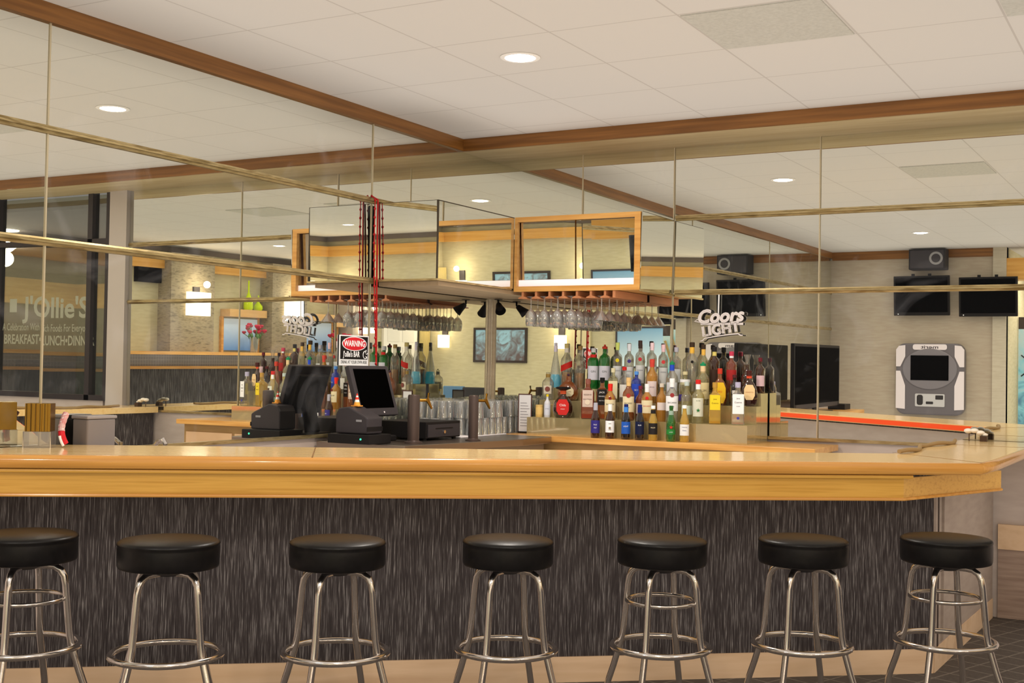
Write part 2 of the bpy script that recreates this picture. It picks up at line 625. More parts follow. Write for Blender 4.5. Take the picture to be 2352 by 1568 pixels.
rows = [(HU, HT, 'top'), (HL, HU, 'middle'), (MB0, HL, 'bottom')]
for z0, z1, rn in rows:
    for x0, x1, cn in ((0.0, 1.554, 'nearest the corner'), (1.554, 4.096, 'between its two vertical seams'), (4.096, 6.7, 'at the far left edge of the photo'), (6.7, X3, 'beyond the left edge')):
        t = 0.0
        if cn.startswith('between'):
            t = 0.0012
        # tiny tilt about the x axis leaning from the seam
        p = [(x0, 0.0, z0), (x1, 0.0 , z0), (x1, -t * (z1 - z0), z1), (x0, -t * (z1 - z0), z1)]
        mirror_plate(p, '%s row mirror panel of left wall, %s' % (rn, cn), (0, 1, 0), 'left wall mirror panels')
for z0, z1, rn in rows:
    for y0, y1, cn in ((0.0, 0.749, 'nearest the corner'), (0.749, 1.458, 'second from the corner'), (1.458, 2.48, 'third from the corner'), (2.48, 3.8, 'at the right edge of the photo')):
        tz, ty = (0.005, 0.004) if y0 > 1.4 else (0.0, 0.0)
        zc = (z0 + z1) / 2
        p = []
        for (y, z) in ((y0, z0), (y1, z0), (y1, z1), (y0, z1)):
            p.append((ty * (y - y0) + tz * (z - zc) - 0.0, y, z))
        if tz:
            mn = min(q[0] for q in p)
            p = [(q[0] - 0.003, q[1], q[2]) for q in p]
        mirror_plate(p[::-1], '%s row mirror panel of right wall, %s' % (rn, cn), (1, 0, 0), 'right wall mirror panels')


# brass rails and seam strips
def rail(p0, p1, label):
    P0, P1 = Vector(p0), Vector(p1)
    d = (P1 - P0).normalized()
    n = Vector((0, 1, 0)) if abs(d.x) > 0.5 else Vector((1, 0, 0))
    m = MB()
    prof = [(0.0, -0.019), (0.010, -0.019), (0.012, -0.008), (0.020, -0.004), (0.020, 0.006), (0.012, 0.010), (0.010, 0.019), (0.0, 0.019)]
    A = [m.bm.verts.new(P0 + n * a + Vector((0, 0, b))) for a, b in prof]
    B = [m.bm.verts.new(P1 + n * a + Vector((0, 0, b))) for a, b in prof]
    k = len(prof)
    for i in range(k):
        j = (i + 1) % k
        m.bm.faces.new((A[i], A[j], B[j], B[i]))
    m.bm.faces.new(A[::-1]); m.bm.faces.new(B)
    return tag(m.build('brass_rail', BRASS), label, 'rail', 'brass mirror rails')


rail((0.002, 0.001, HU), (X3, 0.001, HU), 'upper brass rail across the left mirrored wall')
rail((0.002, 0.001, HL), (X3, 0.001, HL), 'lower brass rail across the left mirrored wall')
rail((0.002, 1.475, HU), (0.002, 3.8, HU), 'upper brass rail across the right mirrored wall')
rail((0.002, 1.475, HL), (0.002, 3.8, HL), 'lower brass rail across the right mirrored wall')
for x, nm in ((1.554, 'nearest the corner'), (4.096, 'near the left edge of the photo'), (6.7, 'beyond the left edge')):
    tag(MB().box(x - 0.0045, x + 0.0045, 0.0, 0.005, MB0, HT).build('seam_strip', SEAM), 'thin vertical metal strip on the left mirrored wall, %s' % nm, 'strip', 'mirror seam strips')
for y, z1, nm in ((0.749, HT, 'straight above the wooden cabinet'), (1.458, HT, 'beside the end of the wooden cabinet'), (2.478, HT, 'right of the black screen')):
    tag(MB().box(0.0, 0.009 if y > 1 else 0.004, y - 0.0035, y + 0.0035, MB0 if y > 1 else HU, z1).build('seam_strip', SEAM), 'thin vertical metal strip on the right mirrored wall, %s' % nm, 'strip', 'mirror seam strips')
# corner post under the cabinets
cp = thing('corner_post', 'tan and brass corner strip where the two mirrored walls meet', 'trim', (0, 0, MB0))
MB().box(0.001, 0.042, 0.001, 0.010, 0.0, 0.95).build('strip', noisy('tan_strip', [(214, 190, 156), (222, 200, 166)], (8, 8, 30), rough=0.35), cp)
MB().box(0.001, 0.010, 0.012, 0.042, 0.0, 0.95).build('strip', noisy('tan_strip_b', [(200, 176, 140), (210, 188, 152)], (8, 8, 30), rough=0.35), cp)
MB().box(0.010, 0.024, 0.010, 0.024, 0.0, 0.95).build('bead', CHROME, cp)

# ------------------------------------------------------------------ ceiling fittings
def downlight(x, y, label, power, es=None):
    t = thing('downlight', label, 'ceiling light', (x, y, HC), 0, 'recessed downlights')
    ring = [(0.078, 0.0), (0.105, 0.0), (0.107, -0.004), (0.100, -0.008), (0.082, -0.007), (0.078, 0.0)]
    MB().lathe(ring, 28, cap=False).build('trim_ring', WHITEP, t, True)
    MB().lathe([(0.0, -0.014), (0.05, -0.012), (0.088, -0.004), (0.088, -0.001), (0, -0.001)], 28, cap=False).build('lens', GLOW, t)
    la = bpy.data.lights.new('downlight_lamp', 'SPOT')
    la.energy = power
    la.color = (1.0, 0.92, 0.83)
    la.spot_size = radians(150)
    la.spot_blend = 0.7
    la.shadow_soft_size = 0.08
    lo = bpy.data.objects.new('downlight_lamp', la)
    COL.objects.link(lo)
    lo.location = (0, 0, -0.02)
    lo.parent = t
    return t


downlight(2.335, 1.507, 'bright round recessed downlight over the back bar', 170)
downlight(7.2, 1.7, 'round recessed downlight reflected right of the small speaker', 150)
downlight(5.6, 6.7, 'round recessed downlight over the lounge', 150)
downlight(9.6, 6.2, 'round recessed downlight near the end wall', 150)
downlight(6.2, 3.6, 'added fill downlight in the unseen ceiling over the bar stools', 170)  # unseen extra lamp, added to brighten the bar front
downlight(10.7, 3.0, 'round recessed downlight by the blue picture', 120)
for (x, y, lb) in ((2.03, 2.53, 'grey square ceiling panel right of the downlight'), (2.03, 3.86, 'grey square ceiling panel cut off at the top right corner')):
    t = MB().box(x + 0.012, x + 0.653, y + 0.012, y + 0.653, HC - 0.006, HC + 0.004).build('ceiling_panel', noisy('grey_perforated_panel', [(186, 180, 166), (196, 190, 176)], (60, 60, 60), rough=0.8))
    tag(t, lb, 'ceiling panel', 'grey ceiling panels')

# ------------------------------------------------------------------ bar counter
OUT = [(4.81, 0.06), (2.085, 3.80), (1.75, 3.825), (0.03, 3.845)]
INN = [(4.03, 0.02), (1.69, 3.312), (0.03, 3.372)]
bar = thing('bar_counter', 'long oak topped bar with dark streaked front in front of the stools', 'bar counter', (3.0, 2.0, 0))


def rel(pts, o=(3.0, 2.0)):
    return [(p[0] - o[0], p[1] - o[1]) for p in pts]


def seat(o, off=(3.0, 2.0, 0)):
    o.location = (-off[0], -off[1], -off[2])
    return o


BT = 1.067
inset = offset(OUT, -0.028)
top = inset + INN[::-1]
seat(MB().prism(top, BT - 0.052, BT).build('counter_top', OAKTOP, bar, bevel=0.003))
m = MB()
m.tube([(p[0], p[1], BT - 0.028) for p in offset(OUT, -0.028)], 0.028, 14)
seat(m.build('bullnose', NOSE, bar, True, ang=60))
m = MB()
m.tube([(p[0], p[1], BT - 0.066) for p in offset([OUT[0], (2.275, 3.538)], -0.036)], 0.0085, 8)
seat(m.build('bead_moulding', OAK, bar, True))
FA = offset([OUT[0], (2.295, 3.511)], -0.055)
fas = [FA[0], FA[1], (1.43, 3.785), (1.38, 3.60)]
m = MB()
m.strip(fas, 0.0, -0.022, 0.895, 0.992)
seat(m.build('fascia', OAK, bar))
m = MB()
m.tube([(p[0], p[1], 0.898) for p in offset(fas[:3], 0.003)], 0.007, 8)
seat(m.build('lip_moulding', NOSE, bar, True))
# body: dark streaked front
PF = [(4.40, 0.06), (1.655, 3.505)]
body = PF + [(0.03, 3.555), (0.03, 3.43)] + [(1.72, 3.372), (4.085, 0.02)]
seat(MB().prism(body, 0.0, 1.0145).build('front_panel', STREAK, bar))
m = MB()
m.strip(PF, 0.0, 0.012, 0.0, 0.117)
m.strip([PF[1], (0.03, 3.555)], 0.0, 0.012, 0.0, 0.117)
seat(m.build('skirting', SKIRT, bar))
m = MB()
m.strip([PF[1], (0.03, 3.555)], 0.0, 0.008, 0.117, 1.012)
m.strip([(1.655, 3.505), (1.64, 3.507)], 0.0, 0.012, 0.132, 1.012)
m.strip([(1.50, 3.51), (1.485, 3.511)], 0.0, 0.02, 0.132, 1.012)
seat(m.build('side_panel', noisy('taupe_side_panel', [(142, 124, 110), (152, 134, 118)], (6, 6, 30), BARDIR, rough=0.6), bar))
m = MB()
m.strip([(1.595, 3.5075), (1.575, 3.508)], 0.008, 0.011, 0.117, 1.012)
seat(m.build('groove', pc((58, 46, 40)), bar))
m = MB()
m.strip([(4.085 - 0.09, 0.02 + 0.13), (1.72, 3.372)], 0.0, -0.006, 0.0, 1.0)
seat(m.build('inner_panel', MAUVE, bar))
m = MB()
m.strip([(4.03 - 0.55, 0.02 + 0.767), (1.69, 3.312)], -0.001, -0.008, BT - 0.045, BT - 0.008)
seat(m.build('edge_strip', ORANGE, bar))
# seams across the top
for ln in ([(1.62, 3.30), (2.07, 3.80)], [(0.62, 3.37), (0.62, 3.82)], [(3.34, 1.00), (3.83, 1.37)]):
    m = MB()
    m.strip(ln, 0.0, 0.005, BT, BT + 0.0008)
    seat(m.build('joint', pc((120, 84, 44)), bar))

# cord on the bar top
pts = []
for k in range(25):
    f = k / 24
    pts.append((1.70 - 1.25 * f, 3.345 + 0.03 * sin(f * 9) + 0.05 * f, BT + 0.012 + 0.004 * sin(f * 20)))
o = MB().tube(pts, 0.011, 8).build('cord', CORD, None, True)
tag(o, 'tan cord lying along the inner edge of the bar corner', 'cord')

# ------------------------------------------------------------------ bar stools
def make_stool(ring2):
    t = thing('bar_stool', 'stool', 'bar stool')
    s = 0.365 / 2
    prof = [(0.0, 0.690), (s * 0.93, 0.690), (s * 0.975, 0.693), (s * 0.995, 0.702), (s * 1.0, 0.720), (s * 1.0, 0.766), (s * 0.990, 0.772), (s * 1.006, 0.778), (s * 0.995, 0.785), (s * 0.93, 0.792), (s * 0.6, 0.800), (s * 0.3, 0.803), (0, 0.804)]
    MB().lathe(prof, 48, cap=False).build('seat', LEATHER, t, True, ang=50)
    MB().lathe([(0, 0.66), (0.045, 0.66), (0.05, 0.664), (0.11, 0.684), (0.12, 0.6895), (0, 0.6895)], 24, cap=False).build('swivel_plate', BLACK, t, True)
    for k in range(4):
        a = k * pi / 2
        prf = [(0.03, 0.672), (0.08, 0.672), (0.108, 0.669), (0.130, 0.655), (0.143, 0.632), (0.149, 0.600), (0.158, 0.50), (0.166, 0.42), (0.174, 0.372), (0.184, 0.340), (0.205, 0.27), (0.226, 0.21), (0.236, 0.175), (0.239, 0.14), (0.242, 0.02)]
        lg = MB().tube([(r * cos(a), r * sin(a), z) for r, z in prf], 0.0132, 12).build('leg', CHROME, t, True, ang=60)
        MB().lathe([(0.0, 0.0), (0.013, 0.0), (0.015, 0.004), (0.015, 0.024), (0.0, 0.024)], 12, (0.242 * cos(a), 0.242 * sin(a), 0), cap=False).build('foot_cap', BLACK, lg, True)
    R = 0.197
    MB().tube([(R * cos(2 * pi * k / 48), R * sin(2 * pi * k / 48), 0.366) for k in range(48)], 0.0122, 10, True).build('foot_ring', CHROME, t, True, ang=70)
    if ring2:
        R = 0.141
        MB().tube([(R * cos(2 * pi * k / 40), R * sin(2 * pi * k / 40), 0.545) for k in range(40)], 0.0085, 10, True).build('upper_ring', CHROME, t, True, ang=70)
    for k in range(4):
        a = k * pi / 2
        m = MB()
        m.lathe([(0.0, 0), (0.006, 0), (0.0055, 0.003), (0, 0.004)], 10, M=Matrix.Translation((0.2085 * cos(a), 0.2085 * sin(a), 0.366)) @ Matrix.Rotation(a, 4, 'Z') @ Matrix.Rotation(pi / 2, 4, 'Y'), cap=False)
        m.build('bolt', CHROME, t, True)
    return t


S1 = make_stool(False)
S2 = make_stool(True)
CAM = (7.924, 4.611, 1.46)
st = [(4.742, 0.714, 1, 1.06, 20, 'leftmost black round bar stool, cut by the photo edge, with an upper ring'),
      (4.541, 1.261, 0, 1.03, 45, 'second black bar stool from the left, two front legs symmetric'),
      (4.169, 1.767, 0, 1.0, 27, 'third black bar stool from the left, single foot ring'),
      (3.760, 2.283, 0, 0.97, 27, 'middle black bar stool of the seven, shiny dished seat'),
      (3.384, 2.775, 1, 0.97, 20, 'third black bar stool from the right, with a second upper ring'),
      (3.026, 3.241, 0, 0.98, 20, 'second black bar stool from the right, single foot ring'),
      (2.636, 3.728, 1, 1.0, 18, 'rightmost black bar stool at the bar corner, with an upper ring')]
used = {0: False, 1: False}
for x, y, r2, sc, ro, lb in st:
    view = atan2(CAM[1] - y, CAM[0] - x)
    rz = view - radians(ro)
    src = S2 if r2 else S1
    if not used[r2]:
        o = src
        o.location = (x, y, 0)
        o.rotation_euler = (0, 0, rz)
        used[r2] = True
    else:
        o = dup(src, (x, y, 0), rz)
    o.scale = (sc, sc, 1.0)
    o['label'] = lb
    o['group'] = 'bar stools along the bar'

# ------------------------------------------------------------------ counters behind the bar
sc_ = thing('steel_counter', 'stainless counter below the left mirror holding till and beer taps', 'counter', (1.0, 0.4, 0))
poly = [(0.012, 0.015), (2.09, 0.015), (2.09, 0.655), (1.0, 0.84), (0.60, 0.84), (0.60, 0.43), (0.012, 0.43)]
seat(MB().prism(poly, 0.955, 1.0).build('counter_top', STEEL, sc_, bevel=0.004), (1.0, 0.4, 0))
poly2 = [(0.014, 0.016), (2.05, 0.016), (2.05, 0.60), (1.0, 0.79), (0.62, 0.79), (0.62, 0.42), (0.014, 0.42)]
seat(MB().prism(poly2, 0.0, 0.955).build('cabinet', mat('brown_cabinet', (128, 104, 78), 0.5), sc_), (1.0, 0.4, 0))
wb = thing('back_bar_counter', 'oak counter along the right mirror carrying the bottle riser', 'counter', (0.3, 1.5, 0))
seat(MB().box(0.014, 0.575, 0.44, 2.62, 0.962, 1.0).build('counter_top', OAKY, wb, bevel=0.003), (0.3, 1.5, 0))
seat(MB().box(0.014, 0.52, 0.46, 2.58, 0.0, 0.962).build('cabinet', noisy('brown_veneer', [(150, 116, 70), (168, 132, 84)], (20, 3, 20), rough=0.45), wb), (0.3, 1.5, 0))
PEACH = noisy('peach_door', [(196, 156, 116), (206, 166, 126)], (4, 4, 8), rough=0.5)
for k in range(4):
    y = 0.50 + k * 0.52
    seat(MB().box(0.52, 0.532, y, y + 0.49, 0.08, 0.90).build('door', PEACH, wb), (0.3, 1.5, 0))
# stainless sink bench left of the steel counter (behind the bar)
sb = thing('steel_bench', 'low stainless bench behind the bar under the left mirror', 'counter', (3.0, 0.3, 0))
seat(MB().box(2.2, 3.92, 0.02, 0.20, 0.82, 0.85).build('bench_top', STEEL, sb), (3.0, 0.3, 0))
for x in (2.24, 3.5):
    for y in (0.05, 0.15):
        seat(MB().box(x, x + 0.035, y, y + 0.035, 0.0, 0.82).build('leg', STEEL, sb), (3.0, 0.3, 0))

# mirrored bottle risers
ri = thing('bottle_riser', 'low mirror clad riser under the front row of liquor bottles', 'riser', (0.35, 1.3, 1.0))
m = MB().box(0.26, 0.44, 0.56, 2.15, 1.0, 1.118)
RM = mirror_mat()
RM.name = 'riser_mirror'
g = RM.node_tree.nodes
for n_ in g:
    if n_.type == 'BSDF_GLOSSY':
        n_.inputs['Color'].default_value = (0.78, 0.72, 0.54, 1)
        n_.inputs['Roughness'].default_value = 0.06
    if n_.type == 'MAP_RANGE':
        n_.inputs[3].default_value = 0.38
        n_.inputs[4].default_value = 0.6
    if n_.type == 'BSDF_DIFFUSE':
        n_.inputs[0].default_value = lin((206, 186, 132))
seat(m.build('box', RM, ri), (0.35, 1.3, 1.0))
ri2 = thing('bottle_riser', 'middle mirror clad riser between the low and the tall one', 'riser', (0.21, 1.3, 1.0))
seat(MB().box(0.166, 0.258, 0.56, 2.15, 1.0, 1.235).build('box', RM, ri2), (0.21, 1.3, 1.0))
ri3 = thing('bottle_riser', 'tallest mirror clad riser against the mirror under the back row of bottles', 'riser', (0.09, 1.3, 1.0))
seat(MB().box(0.02, 0.164, 0.56, 2.15, 1.0, 1.32).build('box', RM, ri3), (0.09, 1.3, 1.0))

# ------------------------------------------------------------------ cabinets in the corner
DA = 0.505
ca = thing('mirrored_cabinet', 'mirror clad wall cabinet hanging on the left mirrored wall', 'cabinet', (0.8, 0.25, 2.005))
o_ = (0.8, 0.25, 2.005)
seat(MB().box(0.60, 1.530, 0.022, DA - 0.012, 2.012, 2.490).build('carcass', mat('cabinet_core', (140, 118, 84), 0.6), ca), o_)


def tilted_panel(cx, cy, z0, z1, hw, normal, tilt, thick=0.006):
    """upright plate: normal horizontal, tilted so that its face looks down a little"""
    n = Vector((normal[0], normal[1], 0)).normalized()
    r = Vector((-n.y, n.x, 0))
    h = (z1 - z0)
    up = Vector((0, 0, 1)) * cos(tilt) + n * sin(tilt)
    c = Vector((cx, cy, (z0 + z1) / 2))
    return frame(c, r, up), 2 * hw, h, thick


M_, w_, h_, t_ = tilted_panel(1.546, 0.263, 2.006, 2.495, 0.236, (1, 0), 0.027)
seat(MB().obox(M_, w_, h_, t_).build('end_mirror', MIR, ca), o_)
M_, w_, h_, t_ = tilted_panel(1.058, DA - 0.002, 2.006, 2.495, 0.484, (0, 1), 0.002)
seat(MB().obox(M_, w_, h_, t_).build('front_mirror', MIR, ca), o_)
EDGE = mat('dark_edge_strip', (74, 66, 56), 0.3, 0.6)
seat(MB().box(1.541, 1.551, DA - 0.006, DA + 0.003, 2.006, 2.495).build('edge_strip', EDGE, ca), o_)
seat(MB().box(0.575, 1.551, DA - 0.002, DA + 0.003, 2.493, 2.499).build('edge_strip', EDGE, ca), o_)
seat(MB().box(1.540, 1.549, 0.022, DA - 0.004, 2.494, 2.499).build('edge_strip', EDGE, ca), o_)
m = MB()
m.box(0.60, 1.552, 0.026, DA + 0.004, 1.996, 2.008)
seat(m.build('bottom_trim', BRASS, ca), o_)
m = MB().box(0.02, 1.50, 0.03, DA - 0.02, 1.968, 1.995)
seat(m.build('valance', noisy('brown_valance', [(164, 138, 106), (178, 152, 118)], (3, 20, 20), rough=0.5), ca), o_)

cb = thing('wooden_cabinet', 'oak framed mirror backed wall cabinet above the hanging glasses', 'cabinet', (0.3, 1.0, 1.985))
o_ = (0.3, 1.0, 1.985)
XF = 0.572
m = MB()
y0, y1, z0, z1 = DA + 0.004, 1.452, 1.985, 2.500
m.box(XF - 0.03, XF, y0, y1, z1 - 0.034, z1)
m.box(XF - 0.03, XF, y0, y1, z0, z0 + 0.036)
m.box(XF - 0.03, XF, y0, y0 + 0.022, z0 + 0.036, z1 - 0.034)
m.box(XF - 0.03, XF, y1 - 0.042, y1, z0 + 0.036, z1 - 0.034)
seat(m.build('face_frame', OAKY, cb), o_)
m = MB()
m.box(0.014, XF - 0.032, y0, y1 - 0.002, z1 - 0.018, z1 - 0.002)
m.box(0.014, XF - 0.032, y0, y1 - 0.002, z0 + 0.002, z0 + 0.022)
m.box(0.014, 0.03, y0, y1 - 0.002, z0 + 0.022, z1 - 0.018)
m.box(0.03, XF - 0.032, y0, y0 + 0.012, z0 + 0.022, z1 - 0.018)
m.box(0.03, XF - 0.032, y1 - 0.022, y1 - 0.008, z0 + 0.022, z1 - 0.018)
seat(m.build('carcass', OAKY, cb), o_)
ym = 0.955
M_, w_, h_, t_ = tilted_panel(XF - 0.050, (y0 + ym) / 2 + 0.006, z0 + 0.085, z1 - 0.022, (ym - y0) / 2 - 0.008, (1, 0), 0.041, 0.004)
seat(MB().obox(M_, w_, h_, t_).build('door', MIR, cb), o_)
M_, w_, h_, t_ = tilted_panel(XF - 0.060, (ym + y1) / 2 - 0.012, z0 + 0.085, z1 - 0.022, (y1 - ym) / 2 - 0.016, (1, 0), 0.041, 0.004)
seat(MB().obox(M_, w_, h_, t_).build('door', MIR, cb), o_)
seat(MB().box(XF - 0.05, XF - 0.034, y0 + 0.014, y1 - 0.024, z0 + 0.038, z0 + 0.082).build('light_strip', mat('white_light_strip', (236, 224, 222), 0.5, emis=(240, 226, 226), es=0.5), cb), o_)
M_, w_, h_, t_ = tilted_panel(0.295, y1 + 0.006, 1.990, 2.498, 0.274, (0, 1), 0.021)
seat(MB().obox(M_, w_, h_, t_).build('end_mirror', MIR, cb), o_)
seat(MB().box(0.012, XF - 0.02, y1 + 0.004, y1 + 0.012, 2.497, 2.502).build('edge_strip', bpy.data.materials['dark_edge_strip'], cb), o_)
seat(MB().box(0.012, XF, y1, y1 + 0.014, 1.976, 1.988).build('bottom_trim', BRASS, cb), o_)

# wooden glass rack under the cabinet
gr = thing('glass_rack', 'wooden stemware rack of parallel slats under the oak cabinet', 'glass rack', (0.3, 0.9, 1.984))
o_ = (0.3, 0.9, 1.984)
chan = []
ys = [0.575 + 0.104 * k for k in range(7)]
for y in ys:
    m = MB()
    m.box(0.02, XF - 0.01, y - 0.008, y + 0.008, 1.953, 1.984)
    m.prism([(y - 0.034, 1.936), (y + 0.034, 1.936), (y + 0.034, 1.943), (y + 0.008, 1.953), (y - 0.008, 1.953), (y - 0.034, 1.943)], 0.02, XF - 0.01, Matrix(((0, 0, 1, 0), (1, 0, 0, 0), (0, 1, 0, 0), (0, 0, 0, 1))))
    seat(m.build('slat', noisy('rack_wood', [(170, 108, 70), (190, 126, 84)], (2, 24, 24), rough=0.45) if y == ys[0] else bpy.data.materials['rack_wood'], gr), o_)
seat(MB().box(0.02, XF - 0.01, 1.255, 1.275, 1.936, 1.984).build('side_board', bpy.data.materials['rack_wood'], gr), o_)
chan = [0.5 * (a + b) for a, b in zip(ys, ys[1:])]

# stemware
def make_wine(kind):
    t = thing('stem_glass', 'glass', 'wine glass')
    if kind == 0:      # wine bowl (hanging upside down, z=0 is the foot, goes down)
        prof = [(0.0, 0.0), (0.034, -0.002), (0.033, -0.005), (0.008, -0.010), (0.0042, -0.018), (0.0038, -0.075), (0.006, -0.088), (0.022, -0.100), (0.036, -0.122), (0.040, -0.150), (0.037, -0.180), (0.032, -0.205)]
        inner = [(0.031, -0.205), (0.036, -0.180), (0.0385, -0.150), (0.0345, -0.122), (0.020, -0.102), (0.0, -0.094)]
    else:              # martini
        prof = [(0.0, 0.0), (0.036, -0.002), (0.035, -0.005), (0.008, -0.010), (0.0045, -0.018), (0.004, -0.090), (0.007, -0.098), (0.030, -0.130), (0.056, -0.166)]
        inner = [(0.0545, -0.166), (0.028, -0.131), (0.0, -0.102)]
    MB().lathe(prof[:6], 18, cap=False).build('stem', GLASS, t, True, ang=60)
    MB().lathe(prof[5:] + inner, 18, cap=False).build('bowl', GLASS, t, True, ang=60)
    return t


W0, W1 = make_wine(0), make_wine(1)
first = {0: True, 1: True}


def place_wine(k, x, y, label, group):
    src = (W0, W1)[k]
    if first[k]:
        first[k] = False
        o = src
        o.location = (x, y, 1.9535)
        o['label'] = label
        o['group'] = group
    else:
        dup(src, (x, y, 1.9535), 0, label, group)


for ci in range(4):
    for k in range(5):
        place_wine(0, 0.53 - 0.103 * k, chan[ci] + random.uniform(-0.004, 0.004), 'clear wine glass hanging in the crowded left part of the wooden rack', 'wine glasses hanging upside down')
for k in range(4):
    place_wine(1, 0.50 - 0.125 * k, chan[5] + 0.0, 'clear martini glass hanging in the right channel of the wooden rack', 'martini glasses hanging upside down')
place_wine(0, 0.34, chan[4], 'single clear wine glass hanging in the fifth channel of the wooden rack', 'wine glasses hanging upside down')

# spot lamp in the corner
sl = thing('spot_lamp', 'small black spot lamp under the cabinets in the mirror corner', 'spot lamp', (0.14, 0.14, 1.962))
MB().lathe([(0, -0.004), (0.03, -0.004), (0.032, 0.0), (0.0, 0.0)], 16, cap=False).build('base', BLACK, sl, True)
MB().tube([(0, 0, 0), (0, 0, -0.03), (0.012, 0.012, -0.05)], 0.008, 8).build('arm', BLACK, sl, True)
Mh = frame((0.012, 0.012, -0.05), (0.7, -0.7, 0), Vector((0.45, 0.45, 0.77)))
Mh = Matrix.Translation((0.012, 0.012, -0.045)) @ Matrix.Rotation(radians(45), 4, 'Z') @ Matrix.Rotation(radians(130), 4, 'Y')
MB().lathe([(0.0, -0.016), (0.016, -0.016), (0.022, 0.0), (0.028, 0.03), (0.040, 0.070), (0.038, 0.070), (0.025, 0.036), (0.0, 0.03)], 18, M=Mh, cap=False).build('shade', BLACK, sl, True)

# ------------------------------------------------------------------ pint glasses on the counter
mat_ = MB().box(0.62, 1.22, 0.06, 0.50, 1.0, 1.008).build('towel', TOWEL, None, bevel=0.003)
tag(mat_, 'white bar towel spread under the stacked glasses', 'towel')
pg = MB().lathe([(0.0, 0.112), (0.030, 0.112), (0.031, 0.108), (0.040, 0.0), (0.0385, 0.0), (0.029, 0.102), (0.0, 0.102)], 18, cap=False).build('tumbler', PINTG, None, True, ang=50)
tag(pg, 'clear tumbler stored upside down on the white towel beside the beer taps', 'glass', 'tumblers stacked upside down')
k0 = True
for lay in range(2):
    for i in range(7):
        for j in range(5):
            x = 0.665 + 0.086 * i + random.uniform(-0.003, 0.003)
            y = 0.105 + 0.086 * j + random.uniform(-0.003, 0.003)
            if i >= 5 and j >= 3:
                continue
            if lay and (random.random() < 0.12 or i == 6):
                continue
            o = pg if k0 else pg.copy()
            if not k0:
                COL.objects.link(o)
            k0 = False
            o.location = (x, y, 1.008 + lay * 0.1125)
k1 = None
for lay in range(2):
    for i in range(5):
        for j in range(4):
            if lay and random.random() < 0.2:
                continue
            o = pg.copy()
            COL.objects.link(o)
            o.location = (0.12 + 0.09 * i, 0.08 + 0.088 * j, 1.0 + lay * 0.1125)
            o['label'] = 'clear tumbler stored upside down in the mirror corner behind the towel'
            o['group'] = 'tumblers in the mirror corner'

# ------------------------------------------------------------------ till: touch monitor, printer, cash drawer
mo = thing('touch_monitor', 'black touch screen till monitor facing left behind the bar', 'monitor', (1.87, 0.27, 1.0), radians(0))
Mm = frame((0.0, -0.01, 0.302), (-1, 0, 0), (0, -0.30, 0.954))
MB().obox(Mm, 0.40, 0.315, 0.035).build('housing', DARKG, mo, bevel=0.006)
moh = mo.children[0]
MB().obox(Mm @ Matrix.Translation((0, 0.012, 0.0180)), 0.335, 0.245, 0.002).build('screen', SCREEN, moh)
MB().obox(Mm @ Matrix.Translation((0, 0.0, -0.035)), 0.30, 0.22, 0.04).build('back_shell', BLACK, mo, bevel=0.01)
m = MB()
m.obox(Matrix.Translation((0, -0.055, 0.15)) @ Matrix.Rotation(radians(-12), 4, 'X'), 0.10, 0.05, 0.24)
m.box(-0.13, 0.13, -0.13, 0.09, 0.0, 0.035)
m.build('stand', BLACK, mo, bevel=0.008)
MB().lathe([(0, 0), (0.006, 0), (0.006, 0.002), (0, 0.002)], 10, M=Mm @ Matrix.Translation((0.05, -0.138, 0.018)), cap=False).build('indicator', PINKW, moh)

rp = thing('receipt_printer', 'dark receipt printer on a flat box left of the till', 'printer', (2.085, 0.37, 1.0), radians(0))
RPo = Matrix.Translation((0.03, 0.0, 0))
MB().obox(Matrix.Translation((0.0, -0.04, 0.0285)), 0.22, 0.30, 0.055).build('base_box', BLACK, rp, bevel=0.004)
prof = [(-0.12, 0.058), (0.11, 0.058), (0.11, 0.15), (0.085, 0.165), (-0.03, 0.215), (-0.10, 0.205), (-0.12, 0.17)]
m = MB()
m.prism([(p[0], p[1]) for p in prof], -0.075, 0.075, Matrix(((0, 0, 1, 0), (1, 0, 0, -0.04), (0, 1, 0, 0), (0, 0, 0, 1))))
m.build('printer_body', DARKG, rp, bevel=0.008)
m = MB()
m.box(-0.077, 0.077, 0.068, 0.0725, 0.075, 0.10)
m.build('paper_slot', BLACK, rp)
MB().obox(Matrix.Translation((0.0762, 0.01, 0.135)), 0.002, 0.04, 0.012).build('badge', LGREY, rp)
MB().lathe([(0, 0), (0.006, 0), (0.006, 0.003), (0, 0.003)], 10, M=Matrix.Translation((0.1102, 0.05, 0.03)) @ Matrix.Rotation(pi / 2, 4, 'Y'), cap=False).build('status_light', mat('green_led', (60, 190, 150), 0.4, emis=(60, 200, 150), es=1.5), rp)

cd = thing('cash_drawer', 'black steel cash drawer with a key lock behind the beer tap', 'cash drawer', (1.43, 0.33, 1.0), 0)
MB().box(-0.20, 0.20, -0.20, 0.17, 0.012, 0.115).build('case', BLACK, cd, bevel=0.004)
MB().box(-0.185, 0.185, 0.17, 0.176, 0.02, 0.098).build('drawer', DARKG, cd)
MB().box(-0.10, 0.10, 0.176, 0.178, 0.070, 0.076).build('slot', BLACK, cd)
MB().lathe([(0, 0), (0.011, 0), (0.011, 0.006), (0, 0.006)], 14, M=Matrix.Translation((0.0, 0.176, 0.050)) @ Matrix.Rotation(-pi / 2, 4, 'X'), cap=False).build('lock', CHROME, cd, True)
for a in (-0.17, 0.17):
    for b in (-0.17, 0.14):
        MB().lathe([(0, 0), (0.014, 0), (0.014, 0.012), (0, 0.012)], 12, (a, b, 0), cap=False).build('foot', BLACK, cd, True)


